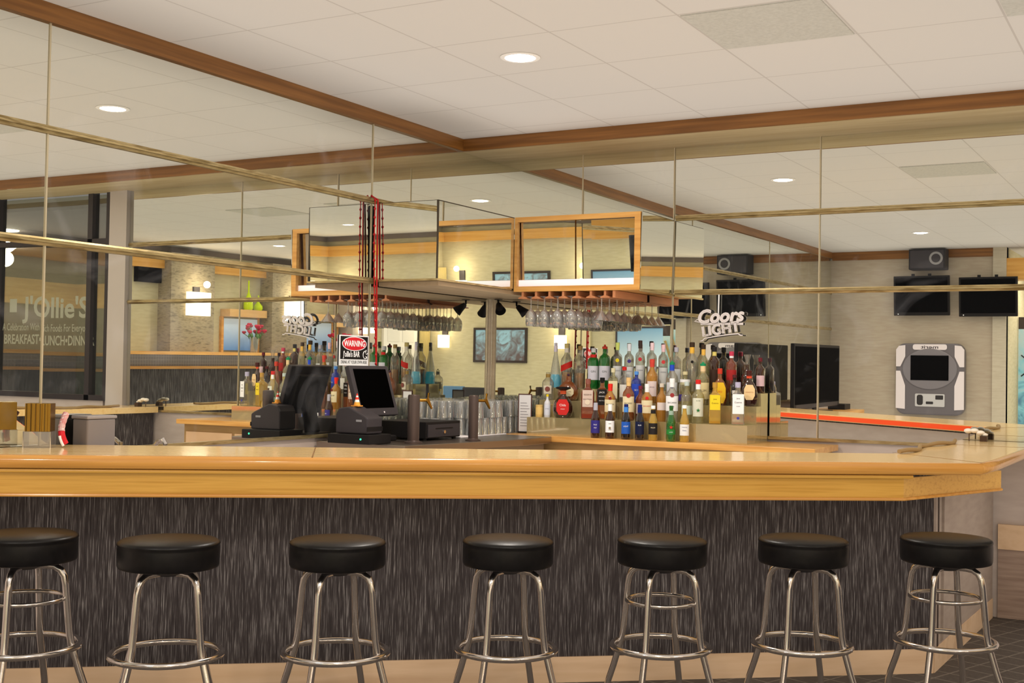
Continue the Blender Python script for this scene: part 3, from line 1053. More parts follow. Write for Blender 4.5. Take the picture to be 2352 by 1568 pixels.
def tower(x, y, label, h=0.30, r=0.034):
    t = thing('beer_tower', label, 'beer tap', (x, y, 1.0), 0, 'beer towers on the steel counter')
    MB().lathe([(0, 0), (r + 0.018, 0), (r + 0.018, 0.006), (r + 0.003, 0.012), (r, 0.016), (r, h - 0.01), (r - 0.004, h - 0.002), (0, h)], 28, cap=False).build('column', BRONZE, t, True)
    f = MB()
    # faucet points away from the customers (toward the mirrored corner / aisle)
    d = Vector((-0.75, 0.66, 0)).normalized()
    z = h - 0.035
    f.tube([d * (r - 0.004) + Vector((0, 0, z)), d * (r + 0.05) + Vector((0, 0, z))], 0.009, 10)
    f.tube([d * (r + 0.045) + Vector((0, 0, z + 0.012)), d * (r + 0.055) + Vector((0, 0, z - 0.01)), d * (r + 0.075) + Vector((0, 0, z - 0.05))], [0.012, 0.011, 0.006], 10)
    fa = f.build('faucet', GOLD, t, True)
    MB().tube([d * (r + 0.05) + Vector((0, 0, z + 0.01)), d * (r + 0.055) + Vector((0, 0, z + 0.045))], [0.005, 0.008], 8).build('lever', GOLD, fa, True)
    return t


tower(1.86, 0.56, 'brown cylindrical beer tower with brass faucet beside the till monitor', 0.29, 0.036)
tower(1.40, 0.70, 'brown cylindrical beer tower with brass faucet in front of the glasses', 0.285, 0.031)

# small traffic cone souvenir
cn = thing('toy_cone', 'tiny orange and white striped cone behind the till monitor', 'toy cone', (2.075, 0.300, 1.107))
cn.scale = (0.72, 0.72, 0.72)
MB().obox(Matrix.Translation((0, 0, 0.154)), 0.07, 0.07, 0.008).build('foot', pc((230, 150, 60)), cn)
for z0, z1, c in ((0.158, 0.185, (238, 160, 60)), (0.185, 0.205, (240, 232, 220)), (0.205, 0.225, (226, 60, 40)), (0.225, 0.238, (240, 232, 220)), (0.238, 0.256, (226, 60, 40))):
    f0 = 0.028 * (1 - (z0 - 0.158) / 0.11)
    f1 = 0.028 * (1 - (z1 - 0.158) / 0.11)
    MB().lathe([(f0, z0), (f1, z1)], 14).build('band', pc(c), cn, True)

# papers in dark frames beside the glasses
def clip(x, y, rz, label):
    t = thing('menu_holder', label, 'menu holder', (x, y, 1.0), rz)
    MB().box(-0.012, 0.012, -0.05, 0.05, 0.0, 0.012).build('foot', BLACK, t)
    m = MB()
    m.box(-0.004, 0.004, -0.05, -0.044, 0.012, 0.27)
    m.box(-0.004, 0.004, 0.044, 0.05, 0.012, 0.27)
    m.box(-0.004, 0.004, -0.05, 0.05, 0.27, 0.277)
    m.build('border', pc((84, 52, 46)), t)
    MB().box(-0.002, 0.002, -0.044, 0.044, 0.012, 0.27).build('sheet', PAPER, t)
    m = MB()
    for k in range(9):
        m.box(0.002, 0.0026, -0.034, 0.034 - 0.01 * (k % 3), 0.05 + 0.02 * k, 0.0535 + 0.02 * k)
    m.build('print', pc((120, 112, 112)), t)
    return t


clip(0.36, 0.500, radians(10), 'dark framed paper menu standing at the left end of the bottles')

# ------------------------------------------------------------------ sign on the mirror
sg = thing('warning_sign', 'small black warning sign with red oval stuck on the left mirror', 'sign', (1.72, 0.006, 1.455))
W, H = 0.306, 0.19
Ms = frame((0, 0.0, 0), (-1, 0, 0), (0, 0, 1))


def plate(w0, w1, h0, h1, z, mt, nm, th=0.002):
    m = MB()
    m.obox(Ms @ Matrix.Translation(((w0 + w1) / 2, (h0 + h1) / 2, z)), w1 - w0, h1 - h0, th)
    return m.build(nm, mt, sg)


plate(-W / 2, W / 2, 0, H, 0.0, WHITE, 'border', 0.004)
plate(-W / 2 + 0.010, W / 2 - 0.010, 0.040, H - 0.007, 0.0026, INK, 'black_field', 0.002)
m = MB()
m.prism([(0.128 * cos(2 * pi * k / 48), 0.137 + 0.045 * sin(2 * pi * k / 48)) for k in range(48)], 0.0036, 0.0046, Ms)
m.build('oval_outline', WHITE, sg)
m = MB()
m.prism([(0.121 * cos(2 * pi * k / 48), 0.137 + 0.0405 * sin(2 * pi * k / 48)) for k in range(48)], 0.0046, 0.0056, Ms)
m.build('red_oval', RED, sg)
m = MB()
add_text(m, 'WARNING', 0.044, Ms @ Matrix.Translation((0, 0.137, 0.0062)) @ Matrix.Diagonal((1.02, 1.15, 1, 1)), bold=0.0012)
add_text(m, "J'ollie's BAR", 0.036, Ms @ Matrix.Translation((-0.032, 0.070, 0.0062)) @ Matrix.Diagonal((0.98, 1.35, 1, 1)), bold=0.001)
m.build('white_lettering', WHITE, sg)
m = MB()
add_text(m, 'DRINK AT YOUR OWN RISK', 0.0215, Ms @ Matrix.Translation((0, 0.021, 0.0032)) @ Matrix.Diagonal((1.0, 1.3, 1, 1)))
m.build('black_lettering', INK, sg)
m = MB()
ang = [pi * 0.4 + k * 0.28 for k in range(17)]
m.tube([tuple(Ms @ Vector((0.112 + 0.022 * cos(a), 0.069 + 0.024 * sin(a), 0.006))) for a in ang], 0.0028, 6)
for a in (0.3, 1.2, -0.8):
    m.tube([tuple(Ms @ Vector((0.112 + 0.010 * cos(a), 0.069 + 0.012 * sin(a), 0.006))), tuple(Ms @ Vector((0.112 + 0.030 * cos(a), 0.069 + 0.034 * sin(a), 0.006)))], 0.0025, 6)
m.build('emblem', WHITE, sg)

# red bead string hanging from the upper rail
bd = thing('bead_string', 'red bead necklace hung over the upper brass rail on the left mirror', 'bead necklace', (1.575, 0.056, HU))
ctrl = [(-0.028, 0.0, -1.06), (-0.016, 0.0, -0.55), (-0.010, 0.0, 0.0), (0.004, -0.040, 0.024), (0.020, 0.0, 0.0), (0.022, 0.0, -0.30), (0.012, 0.002, -0.56), (-0.020, 0.004, -1.06)]
pth, rad = [], []
acc = 0.0
for a, b in zip(ctrl, ctrl[1:]):
    A, Bv = Vector(a), Vector(b)
    n = max(1, int((Bv - A).length / 0.006))
    for k in range(n):
        pth.append(tuple(A.lerp(Bv, k / n)))
        d = acc + (Bv - A).length * k / n
        q = (d % 0.055) / 0.055
        first_half = acc < 1.09
        rad.append((0.0058 if first_half else 0.0036) if (q > 0.3 or first_half) else 0.0036 + 0.0058 * sin(pi * q / 0.3))
    acc += (Bv - A).length
MB().tube(pth, rad, 8).build('strand', REDBEAD, bd, True, ang=80)

# ------------------------------------------------------------------ unlit neon sign
ns = thing('neon_sign', 'off white unlit beer sign hanging in front of the right mirror', 'neon sign', (0.036, 1.824, 1.72))
Mn = frame((0, 0, 0.012), (0, 1, 0.0), (0, 0, 1))


def outline_text(m, s, size, M, shear, r, width_scale=1.0):
    """glass-tube outline following the letters"""
    cu = bpy.data.curves.new('lettering', 'FONT')
    cu.body = s
    cu.size = size
    cu.shear = shear
    cu.align_x = 'CENTER'
    cu.resolution_u = 3
    cu.fill_mode = 'NONE'
    ob = bpy.data.objects.new('lettering', cu)
    COL.objects.link(ob)
    dg = bpy.context.evaluated_depsgraph_get()
    dg.update()
    ev = ob.evaluated_get(dg)
    me = ev.to_mesh()
    adj = {}
    for e in me.edges:
        a, b = e.vertices
        adj.setdefault(a, []).append(b)
        adj.setdefault(b, []).append(a)
    seen = set()
    loops = []
    for v in adj:
        if v in seen:
            continue
        lp = [v]
        seen.add(v)
        cur = v
        while True:
            nx = [w for w in adj[cur] if w not in seen]
            if not nx:
                break
            cur = nx[0]
            seen.add(cur)
            lp.append(cur)
        loops.append([me.vertices[i].co.copy() for i in lp])
    ev.to_mesh_clear()
    bpy.data.objects.remove(ob)
    bpy.data.curves.remove(cu)
    for lp in loops:
        q = []
        for p in lp:
            p2 = M @ p
            if not q or (p2 - q[-1]).length > 0.002:
                q.append(p2)
        if len(q) > 3:
            if (q[0] - q[-1]).length < 0.002:
                q.pop()
            m.tube([tuple(p) for p in q], r, 6, True)


m = MB()
Mc = Mn @ Matrix.Translation((-0.01, 0.062, 0)) @ Matrix.Rotation(radians(3), 4, 'Z')
outline_text(m, 'Coors', 0.148, Mc @ Matrix.Diagonal((0.86, 0.85, 1, 1)), 0.25, 0.0056)
m.build('upper_tubes', NEONT, ns, True)
m = MB()
add_text(m, 'Coors', 0.148, Mc @ Matrix.Translation((0, 0.0437, -0.001)) @ Matrix.Diagonal((0.86, 0.85, 1, 1)), shear=0.25, ext=0.003)
m.build('upper_letters', mat('milky_letter', (224, 212, 204), 0.4), ns)
m = MB()
Ml = Mn @ Matrix.Translation((0.0, -0.018, 0)) @ Matrix.Rotation(radians(8), 4, 'Z')
outline_text(m, 'LIGHT', 0.098, Ml @ Matrix.Diagonal((0.98, 1.0, 1, 1)), 0.0, 0.0046)
pts = []
m.tube([tuple(Ml @ Vector((x, -0.012 - 0.25 * x * x - (0.012 if abs(x) > 0.13 else 0), 0))) for x in [-0.15 + 0.015 * k for k in range(21)]], 0.0045, 6)
m.build('lower_tubes', NEONT, ns, True)
m = MB()
m.tube([tuple(Mn @ Vector((-0.145, 0.060, -0.008))), tuple(Mn @ Vector((-0.19, 0.068, 0.0))), tuple(Mn @ Vector((-0.155, 0.09, -0.006)))], 0.0045, 6)
m.box(-0.022, -0.010, -0.15, 0.15, 0.055, 0.070)
m.build('bracket', NEONT, ns, True)
MB().tube([(-0.012, -0.022, HL - 1.72 - 0.019), (-0.012, -0.024, 0.15), (-0.012, -0.024, 0.07)], 0.005, 8).build('cord', WHITE, ns, True)

# ------------------------------------------------------------------ bottles
FACE = radians(23)


class B:
    """bottle with body, cap, label; profile list of (r, z)"""


def shape(kind, r, h):
    if kind == 'spirit':
        return [(0, 0), (r * .92, 0), (r, .008), (r, h * .60), (r * .9, h * .66), (r * .5, h * .74), (r * .36, h * .79), (r * .34, h * .93), (r * .38, h * .935), (r * .38, h * .955), (0, h * .955)], 0.95
    if kind == 'beer':
        return [(0, 0), (r * .92, 0), (r, .006), (r, h * .52), (r * .92, h * .60), (r * .55, h * .74), (r * .42, h * .84), (r * .38, h * .95), (r * .42, h * .955), (r * .42, h * .97), (0, h * .97)], 0.96
    if kind == 'tall':
        return [(0, 0), (r * .95, 0), (r, .008), (r, h * .68), (r * .88, h * .73), (r * .42, h * .78), (r * .36, h * .81), (r * .36, h * .92), (r * .4, h * .925), (r * .4, h * .95), (0, h * .95)], 0.94
    if kind == 'cone':
        return [(0, 0), (r * .95, 0), (r, .008), (r * .97, h * .22), (r * .78, h * .45), (r * .5, h * .64), (r * .32, h * .78), (r * .28, h * .95), (0, h * .95)], 0.95
    if kind == 'square':
        return [(0, 0), (r * .97, 0), (r, .006), (r, h * .66), (r * .92, h * .70), (r * .5, h * .75), (r * .38, h * .79), (r * .36, h * .92), (0, h * .92)], 0.92
    if kind == 'flask':
        return [(0, 0), (r * .7, 0), (r * .86, h * .06), (r, h * .24), (r * 1.0, h * .36), (r * .86, h * .52), (r * .55, h * .65), (r * .32, h * .71), (r * .28, h * .75), (r * .28, h * .90), (0, h * .90)], 0.90
    if kind == 'decanter':
        return [(0, 0), (r * .95, 0), (r, .008), (r * 1.0, h * .42), (r * .8, h * .50), (r * .5, h * .56), (r * .4, h * .62), (r * .4, h * .74), (0, h * .74)], 0.73
    if kind == 'jar':
        return [(0, 0), (r * .95, 0), (r, .005), (r, h * .80), (r * .9, h * .86), (r * .9, h * .9), (0, h * .9)], 0.88


def bottle(name, label, cat, kind, x, y, z, h, r, gm, cap, lab=None, text=None, neck=None, emblem=None, fill=None, flat=1.0, group=None, capk='cyl', slant=False):
    seg = 4 if kind == 'square' else 22
    t = thing(name, label, cat, (x, y, z), FACE, group)
    pr, ct = shape(kind, r, h)
    m = MB()
    if seg == 4:
        f = Matrix.Rotation(pi / 4, 4, 'Z')
        m.lathe([(q * 1.30, zz) for q, zz in pr], 4, M=f, cap=False)
        body = m.build('body', gm, t, False, bevel=0.006)
        rl = r * 0.92 + 0.0008
    else:
        m.lathe(pr, seg, cap=False)
        if flat != 1.0:
            bmesh.ops.scale(m.bm, vec=(flat, 1, 1), verts=m.bm.verts)
        body = m.build('body', gm, t, True, ang=60)
        rl = r + 0.0008
    if fill:
        fm, fz = fill
        q = [(0, 0.004)]
        for a, b in zip(pr, pr[1:]):
            if a[1] >= fz * h:
                break
            if a[0] > 0:
                q.append((max(a[0] - 0.003, 0.002), a[1] + 0.004))
            last = b
        rr = last[0] if last[0] > 0 else r
        q.append((max(rr - 0.003, 0.004), fz * h))
        q.append((0, fz * h))
        m = MB()
        m.lathe(q, seg if seg > 4 else 22, cap=False)
        if flat != 1.0:
            bmesh.ops.scale(m.bm, vec=(flat, 1, 1), verts=m.bm.verts)
        m.build('liquid', fm, t, True, ang=60)
    cr = max(pr[-2][0] * 1.12, 0.009)
    ch = h * (1 - ct)
    m = MB()
    if capk == 'cyl':
        m.lathe([(0, h * ct - h * .05), (cr, h * ct - h * .05), (cr, h - 0.002), (cr * .8, h), (0, h)], 14, cap=False)
    elif capk == 'ball':
        m.lathe([(0, h * ct)] + [(h * (1 - ct) * .5 * sin(pi * k / 8), h * ct + h * (1 - ct) * .5 * (1 - cos(pi * k / 8))) for k in range(1, 8)] + [(0, h)], 14, cap=False)
    elif capk == 'pour':
        m.lathe([(0, h * ct - h * .04), (cr, h * ct - h * .04), (cr * 1.1, h * ct + h * .01), (cr * .5, h * ct + h * .02), (cr * .3, h), (0, h)], 12, cap=False)
    elif capk == 'wide':
        m.lathe([(0, h * ct - 0.004), (cr * .9, h * ct - .004), (cr * 2.4, h * ct + .01), (cr * 2.5, h - .006), (cr * 2.0, h), (0, h)], 18, cap=False)
    elif capk == 'flare':
        m.lathe([(0, h * ct - .004), (cr * .8, h * ct - .004), (cr * .75, h * .86), (cr * 1.3, h * .97), (cr * 1.3, h), (0, h)], 14, cap=False)
    m.build('cap', cap, t, True)
    ex = flat
    lob = None

    def patch(z0, z1, half, mt, nm, rr, d=0.0):
        mm = MB()
        n = 10
        lo, hi = [], []
        for k in range(n + 1):
            a = -half + 2 * half * k / n
            if seg == 4:
                p = (rl + d, rr * math.tan(a) if abs(a) < 0.75 else rr * a)
                p = (r * 0.92 + 0.001 + d, rr * a / half * min(half, 0.85))
            else:
                p = ((rr + d) * cos(a) * ex, (rr + d) * sin(a))
            lo.append(mm.bm.verts.new((p[0], p[1], z0)))
            hi.append(mm.bm.verts.new((p[0], p[1], z1)))
        for k in range(n):
            mm.bm.faces.new((lo[k], lo[k + 1], hi[k + 1], hi[k]))
        if slant and nm == 'label':
            for v in mm.bm.verts:
                v.co.z += v.co.y * 0.45
        return mm.build(nm, mt, t, True)
    if lab:
        z0, z1, lm, half = lab
        if kind == 'flask':
            # faceted plate on the round belly
            zc, hh, ww = (z0 + z1) / 2 * h, (z1 - z0) / 2 * h, half * r
            Mp = frame((r * flat + 0.0015, 0, zc), (0, 1, 0), (0, 0, 1))
            mm = MB()
            c = 0.45
            oc = [(-ww, -hh * c), (-ww * .6, -hh), (ww * .6, -hh), (ww, -hh * c), (ww, hh * c), (ww * .6, hh), (-ww * .6, hh), (-ww, hh * c)]
            mm.prism(oc, -0.003, 0.001, Mp)
            lob = mm.build('label', lm, t)
            if text:
                mm = MB()
                for s, sz, zz, tm in text:
                    add_text(mm, s, sz, Mp @ Matrix.Translation((0, zz * hh, 0.0016)))
                mm.build('lettering', text[0][3], lob)
        else:
            lob = patch(z0 * h, z1 * h, half, lm, 'label', rl if kind != 'cone' else r * 0.8)
            if text:
                bym = {}
                for s, sz, zf, tm in text:
                    bym.setdefault(tm.name, (tm, []))[1].append((s, sz, zf))
                for tm, items in bym.values():
                    mm = MB()
                    for s, sz, zf in items:
                        base = (r * 0.92 + 0.002) if seg == 4 else (rl + 0.0008) * ex
                        Mp = frame((base, 0, (z0 + (z1 - z0) * zf) * h), (0, 1, 0), (0, 0, 1))
                        add_text(mm, s, sz, Mp, wrap=None if seg == 4 else rl)
                    mm.build('lettering', tm, lob)
    if neck:
        z0, z1, nm_ = neck
        rn = 0
        for a, b in zip(pr, pr[1:]):
            if a[1] <= (z0 + z1) / 2 * h <= b[1]:
                f = ((z0 + z1) / 2 * h - a[1]) / max(b[1] - a[1], 1e-6)
                rn = a[0] + (b[0] - a[0]) * f
        patch(z0 * h, z1 * h, 1.5, nm_, 'neck_label', (rn or r * .4) + 0.0015) if seg != 4 else None
    if emblem:
        zf, rad, em, sides = emblem
        mm = MB()
        base = (r * 0.92 + 0.003) if seg == 4 else (rl + 0.0022) * ex
        Mp = frame((base, 0, zf * h), (0, 1, 0), (0, 0, 1))
        if sides == 5:
            po = []
            for k in range(10):
                q = rad if k % 2 == 0 else rad * .42
                po.append((q * sin(pi * k / 5), q * cos(pi * k / 5)))
        else:
            po = [(rad * cos(2 * pi * k / sides), rad * sin(2 * pi * k / sides)) for k in range(sides)]
        mm.prism(po, -0.0015, 0.0006, Mp)
        mm.build('emblem', em, lob or t)
    return t


ZC, ZL, ZU, ZT = 1.0, 1.118, 1.235, 1.32
BL = 'beer bottles in front of the riser'
navy, dkblue, wine = pc((52, 46, 120)), pc((22, 34, 96)), pc((120, 24, 30))
yel, redl, silv = pc((236, 204, 40)), pc((206, 40, 36)), pc((176, 172, 178))
wht, crm, blk, grn = WHITE, CREAM, INK, pc((30, 110, 50))
beers = [
    (0.505, 1.118, 0.235, 'beer', G_DARK, silv, (.14, .50, navy, 1.25), [('PALE', .011, .66, wht), ('ALE', .011, .42, wht)], (.72, .93, silv), 'dark beer bottle with purple label, leftmost in front of the riser', None),
    (0.505, 1.225, 0.228, 'beer', G_DARK, wht, (.18, .52, wht, 1.2), [('SAM', .010, .75, blk), ('LAGER', .008, .22, blk)], (.76, .93, wht), 'brown beer bottle with plain white label, second in front of the riser', (.31, .008, pc((140, 120, 90)), 16)),
    (0.505, 1.341, 0.232, 'beer', G_BLACK, dkblue, (.16, .50, pc((36, 86, 170)), 1.2), [('LIGHT', .0125, .62, wht)], (.70, .92, pc((70, 130, 200))), 'dark beer bottle with bright blue label, third in front of the riser', None),
    (0.505, 1.440, 0.232, 'beer', G_BLACK, dkblue, (.16, .52, pc((18, 26, 54)), 1.2), [('BUD', .011, .72, wht)], (.70, .92, dkblue), 'black beer bottle with navy label, fourth in front of the riser', None),
    (0.505, 1.534, 0.228, 'beer', G_GOLD, wht, (.18, .50, pc((34, 30, 30)), 1.2), [('MILLER', .010, .60, crm)], (.74, .88, pc((30, 28, 30))), 'clear golden beer bottle with black label, fifth in front of the riser', None),
    (0.505, 1.660, 0.232, 'beer', G_BEERG, G_BEERG, (.20, .34, pc((40, 120, 50)), 1.2), [('LAGER', .008, .45, wht)], (.70, .86, pc((150, 170, 150))), 'green beer bottle with a red star, sixth in front of the riser', (.40, .013, redl, 5)),
    (0.505, 1.752, 0.238, 'beer', G_GOLD, wht, (.18, .48, pc((226, 222, 214)), 1.2), [('CORONA', .0085, .74, dkblue), ('Extra', .0115, .46, dkblue)], None, 'clear golden beer bottle with white label, rightmost in front of the riser', None)]
for x, y, h, kd, gm, cap, lab, tx, nk, lb, em in beers:
    bottle('beer_bottle', lb, 'beer bottle', kd, x, y, ZC, h, 0.0305, gm, cap, lab, tx, nk, em, group=BL)
# lower band on the last beer
LQ = 'liquor bottles on the lower step'
bottle('jar', 'small cream coloured jar at the left end of the lower step', 'jar', 'jar', 0.340, 0.603, ZL, .085, .026, pc((232, 190, 110)), pc((226, 186, 110)), (.2, .75, pc((240, 200, 120)), 1.2), group=LQ)
bottle('bottle', 'small white bottle with a yellow cap left of the red octagon bottle', 'bottle', 'spirit', 0.350, 0.672, ZL, .16, .022, pc((222, 218, 216)), pc((240, 206, 40)), (.1, .55, pc((226, 226, 232)), 1.3), [('BITTERS', .007, .6, dkblue)], group=LQ)
bottle('liquor_bottle', 'round dark bottle with a red octagonal label and flat black cap', 'bottle', 'flask', 0.350, 0.795, ZL, .215, .070, G_DARK, BLACK, (.10, .60, redl, .62), [('Chila', .022, .25, wht), ('CREAM', .009, -.25, wht)], (.77, .88, pc((214, 90, 50))), flat=.6, capk='wide', group=LQ)
bottle('liquor_bottle', 'pale square bottle with an ornate lace label over brown liquor', 'bottle', 'square', 0.350, 0.985, ZL, .275, .047, G_ROSE, pc((140, 84, 70)), (.30, .72, pc((208, 184, 166)), .8), [('RESERVE', .014, .72, pc((90, 64, 54))), ('BOURBON', .012, .45, pc((90, 64, 54)))], emblem=(.42, .018, pc((226, 206, 180)), 20), group=LQ)
bottle('liquor_bottle', 'square bottle with black label behind the white label beer', 'bottle', 'square', 0.305, 1.072, ZL, .285, .043, G_WHISK, BLACK, (.34, .72, blk, .82), [('JACK', .016, .8, wht), ('DANIELS', .0115, .55, wht), ('OLD No.7', .009, .28, wht)], group=LQ)
bottle('liquor_bottle', 'amber rum bottle with cream label and red pourer top', 'bottle', 'spirit', 0.365, 1.160, ZL, .245, .039, G_AMBER, pc((232, 44, 30)), (.22, .56, crm, 1.15), [('BACARDI', .0135, .62, blk), ('GOLD', .008, .3, blk)], (.80, .93, pc((232, 44, 30))), (.60, .010, wine, 16), group=LQ)
bottle('liquor_bottle', 'dark rum bottle with cream label and tan neck', 'bottle', 'spirit', 0.365, 1.295, ZL, .290, .040, G_WHISK, pc((220, 180, 120)), (.20, .56, crm, 1.2), [('BACARDI', .0135, .56, blk), ('OAK', .008, .3, blk)], (.80, .93, pc((226, 186, 120))), (.58, .014, pc((170, 50, 44)), 18), group=LQ)
bottle('liquor_bottle', 'light amber rum bottle with red mark on a cream label', 'bottle', 'spirit', 0.365, 1.430, ZL, .250, .039, G_AMBER, wht, (.22, .56, crm, 1.15), [('BACARDI', .0130, .55, redl)], (.76, .93, wht), (.62, .011, redl, 16), group=LQ)
bottle('liquor_bottle', 'clear rum bottle with large white label above the green beer', 'bottle', 'spirit', 0.365, 1.608, ZL, .290, .042, G_CLEAR, wht, (.26, .60, wht, 1.2), [('BACARDI', .0150, .55, blk), ('SUPERIOR', .007, .28, blk)], (.80, .93, wht), (.62, .014, pc((150, 50, 50)), 18), group=LQ)
bottle('liquor_bottle', 'clear bottle showing a green cactus plant on its label', 'bottle', 'spirit', 0.365, 1.790, ZL, .285, .041, G_PALE, redl, (.16, .58, pc((214, 212, 188)), .9), [('SILVER', .010, .85, pc((110, 120, 90)))], (.78, .93, wht), (.30, .014, grn, 5), group=LQ)
bottle('liquor_bottle', 'gold tequila bottle with bright yellow label', 'bottle', 'square', 0.365, 1.905, ZL, .270, .041, G_GOLD, pc((186, 140, 60)), (.34, .70, yel, .86), [('Jose', .013, .72, pc((80, 70, 20))), ('Cuervo', .0145, .45, pc((80, 70, 20)))], group=LQ)
bottle('liquor_bottle', 'silver tequila bottle with white label at the right end of the lower step', 'bottle', 'square', 0.365, 2.060, ZL, .275, .045, G_CLEAR, pc((178, 170, 190)), (.26, .72, wht, .86), [('Jose', .013, .78, blk), ('Cuervo', .0155, .58, blk), ('SILVER', .008, .38, blk)], emblem=(.16, .009, pc((70, 66, 150)), 16), group=LQ)
LU = 'liquor bottles on the upper step'
bottle('liquor_bottle', 'clear ornate bottle with a pale round stopper left of the blue liqueur', 'bottle', 'spirit', 0.213, 0.603, ZU, .205, .042, G_CLEAR, pc((226, 214, 160)), (.22, .5, pc((220, 206, 180)), .7), None, (.78, .9, pc((150, 120, 60))), (.38, .018, pc((130, 70, 60)), 18), capk='ball', group=LU)
bottle('liquor_bottle', 'tall frosted cone bottle part filled with turquoise liqueur', 'bottle', 'cone', 0.100, 0.603, ZT, .325, .040, thin_glass('frosted_white', (246, 248, 248), .08, body=.22, bodycol=(232, 230, 226)), pc((206, 198, 206)), None, None, (.80, .93, pc((224, 212, 218))), fill=(G_AQUA, .30), group=LU)
bottle('liquor_bottle', 'tall clear whisky bottle with a slanted red label', 'bottle', 'spirit', 0.100, 0.692, ZT, .320, .042, G_CLEAR, pc((200, 178, 110)), (.42, .56, pc((196, 42, 34)), 1.3), None, (.8, .92, pc((226, 214, 190))), fill=(G_AMBER, .36), slant=True, group=LU)
bottle('liquor_bottle', 'round amber whisky flask behind the red octagon bottle', 'bottle', 'flask', 0.215, 0.765, ZU, .190, .075, G_WHISK, pc((70, 40, 60)), (.16, .50, crm, .55), [('CROWN', .012, 0, pc((110, 60, 50)))], flat=.55, capk='ball', group=LU)
bottle('liquor_bottle', 'green gin bottle with white label, left of a twin', 'bottle', 'tall', 0.100, 0.905, ZT, .290, .040, G_GREEN, pc((200, 196, 190)), (.22, .56, pc((214, 210, 214)), 1.2), [('GIN', .020, .6, pc((60, 70, 60)))], (.70, .84, redl), group=LU)
bottle('liquor_bottle', 'green gin bottle with red tipped pourer, right of a twin', 'bottle', 'tall', 0.100, 0.992, ZT, .315, .040, G_GREEN, pc((190, 60, 44)), (.20, .52, pc((210, 206, 210)), 1.2), [('GIN', .020, .6, pc((60, 70, 60)))], capk='pour', group=LU)
for y, h, c, c2, lb in ((1.090, .330, (240, 214, 40), (214, 226, 120), 'yellow'), (1.180, .322, (64, 48, 120), (226, 226, 226), 'violet'), (1.262, .345, (190, 50, 56), (60, 46, 40), 'dark red with a black stopper'), (1.352, .330, (180, 40, 46), (236, 206, 206), 'crimson'), (1.435, .318, (200, 60, 60), (232, 190, 190), 'small red')):
    bottle('liquor_bottle', 'tall clear vodka bottle with a round seal coloured %s' % lb, 'bottle', 'tall', .10, y, ZT, h, .033, G_CLEAR, pc(c2), (.14, .50, pc((212, 212, 206)), 1.0), [('VODKA', .012, .72, pc((90, 90, 110)))], (.84, .92, pc(c2)), (.62, .013, pc(c), 18), group=LU)
bottle('liquor_bottle', 'cream labelled pale bottle behind the red pourer rum', 'bottle', 'square', 0.212, 1.110, ZU, .235, .038, G_PALE, pc((226, 214, 170)), (.10, .62, pc((234, 222, 176)), .85), None, group=LU)
bottle('liquor_bottle', 'bright blue bottle behind the dark rum', 'bottle', 'tall', 0.212, 1.285, ZU, .215, .034, G_BLUE, pc((90, 150, 220)), (.1, .6, pc((50, 80, 190)), 1.2), [('SKY', .016, .6, wht)], group=LU)
bottle('liquor_bottle', 'tall amber bottle with a red cap and pink label', 'bottle', 'spirit', 0.212, 1.400, ZU, .300, .042, G_AMBER, pc((206, 70, 56)), (.16, .50, pc((226, 204, 196)), .8), [('SPICED', .011, .6, pc((120, 90, 110)))], (.82, .94, pc((206, 70, 56))), group=LU)
bottle('liquor_bottle', 'clear bottle with a blue neck band and green pourer', 'bottle', 'spirit', 0.212, 1.545, ZU, .290, .041, G_CLEAR, pc((40, 140, 84)), (.2, .5, pc((214, 214, 214)), 1.0), None, (.76, .92, pc((40, 76, 190))), (.40, .012, pc((40, 60, 130)), 18), capk='pour', group=LU)
bottle('liquor_bottle', 'clear bottle with a violet band and white tag', 'bottle', 'spirit', 0.212, 1.640, ZU, .220, .042, G_PALE, pc((210, 196, 150)), (.10, .30, pc((84, 66, 150)), 1.3), None, (.60, .76, wht), group=LU)
bottle('liquor_bottle', 'tall clear bottle with a yellow neck and dark cap', 'bottle', 'spirit', 0.090, 1.640, ZT, .335, .042, G_CLEAR, pc((60, 44, 30)), None, None, (.76, .95, pc((236, 182, 70))), (.60, .010, blk, 14), group=LU)
bottle('liquor_bottle', 'pale spiced rum bottle with a green pointed top', 'bottle', 'spirit', 0.212, 1.765, ZU, .285, .044, G_PALE, pc((30, 140, 90)), (.14, .52, pc((224, 206, 150)), 1.1), [('RUM', .022, .5, pc((90, 60, 34)))], (.74, .92, pc((232, 200, 150))), capk='pour', group=LU)
bottle('liquor_bottle', 'dark bottle with a striped black and yellow neck', 'bottle', 'tall', 0.090, 1.800, ZT, .305, .036, G_DARK, pc((30, 28, 30)), (.15, .5, pc((60, 40, 30)), 1.0), None, (.80, .92, pc((220, 200, 110))), group=LU)
bottle('liquor_bottle', 'brown flask with a tall yellow label', 'bottle', 'flask', 0.215, 1.885, ZU, .245, .052, G_WHISK, pc((200, 60, 40)), (.06, .62, pc((240, 190, 40)), .7), [('XO', .018, .1, redl)], flat=.6, group=LU)
bottle('liquor_bottle', 'bottle of red liqueur with a pink cap', 'bottle', 'tall', 0.090, 1.920, ZT, .275, .036, G_ROSE, pc((196, 60, 84)), (.30, .55, pc((170, 40, 40)), 1.1), None, (.84, .93, wht), group=LU)
bottle('liquor_bottle', 'black bottle with a small white label behind the silver tequila', 'bottle', 'spirit', 0.212, 1.985, ZU, .205, .034, G_BLACK, pc((84, 30, 34)), (.26, .5, pc((214, 206, 196)), .5), None, group=LU)
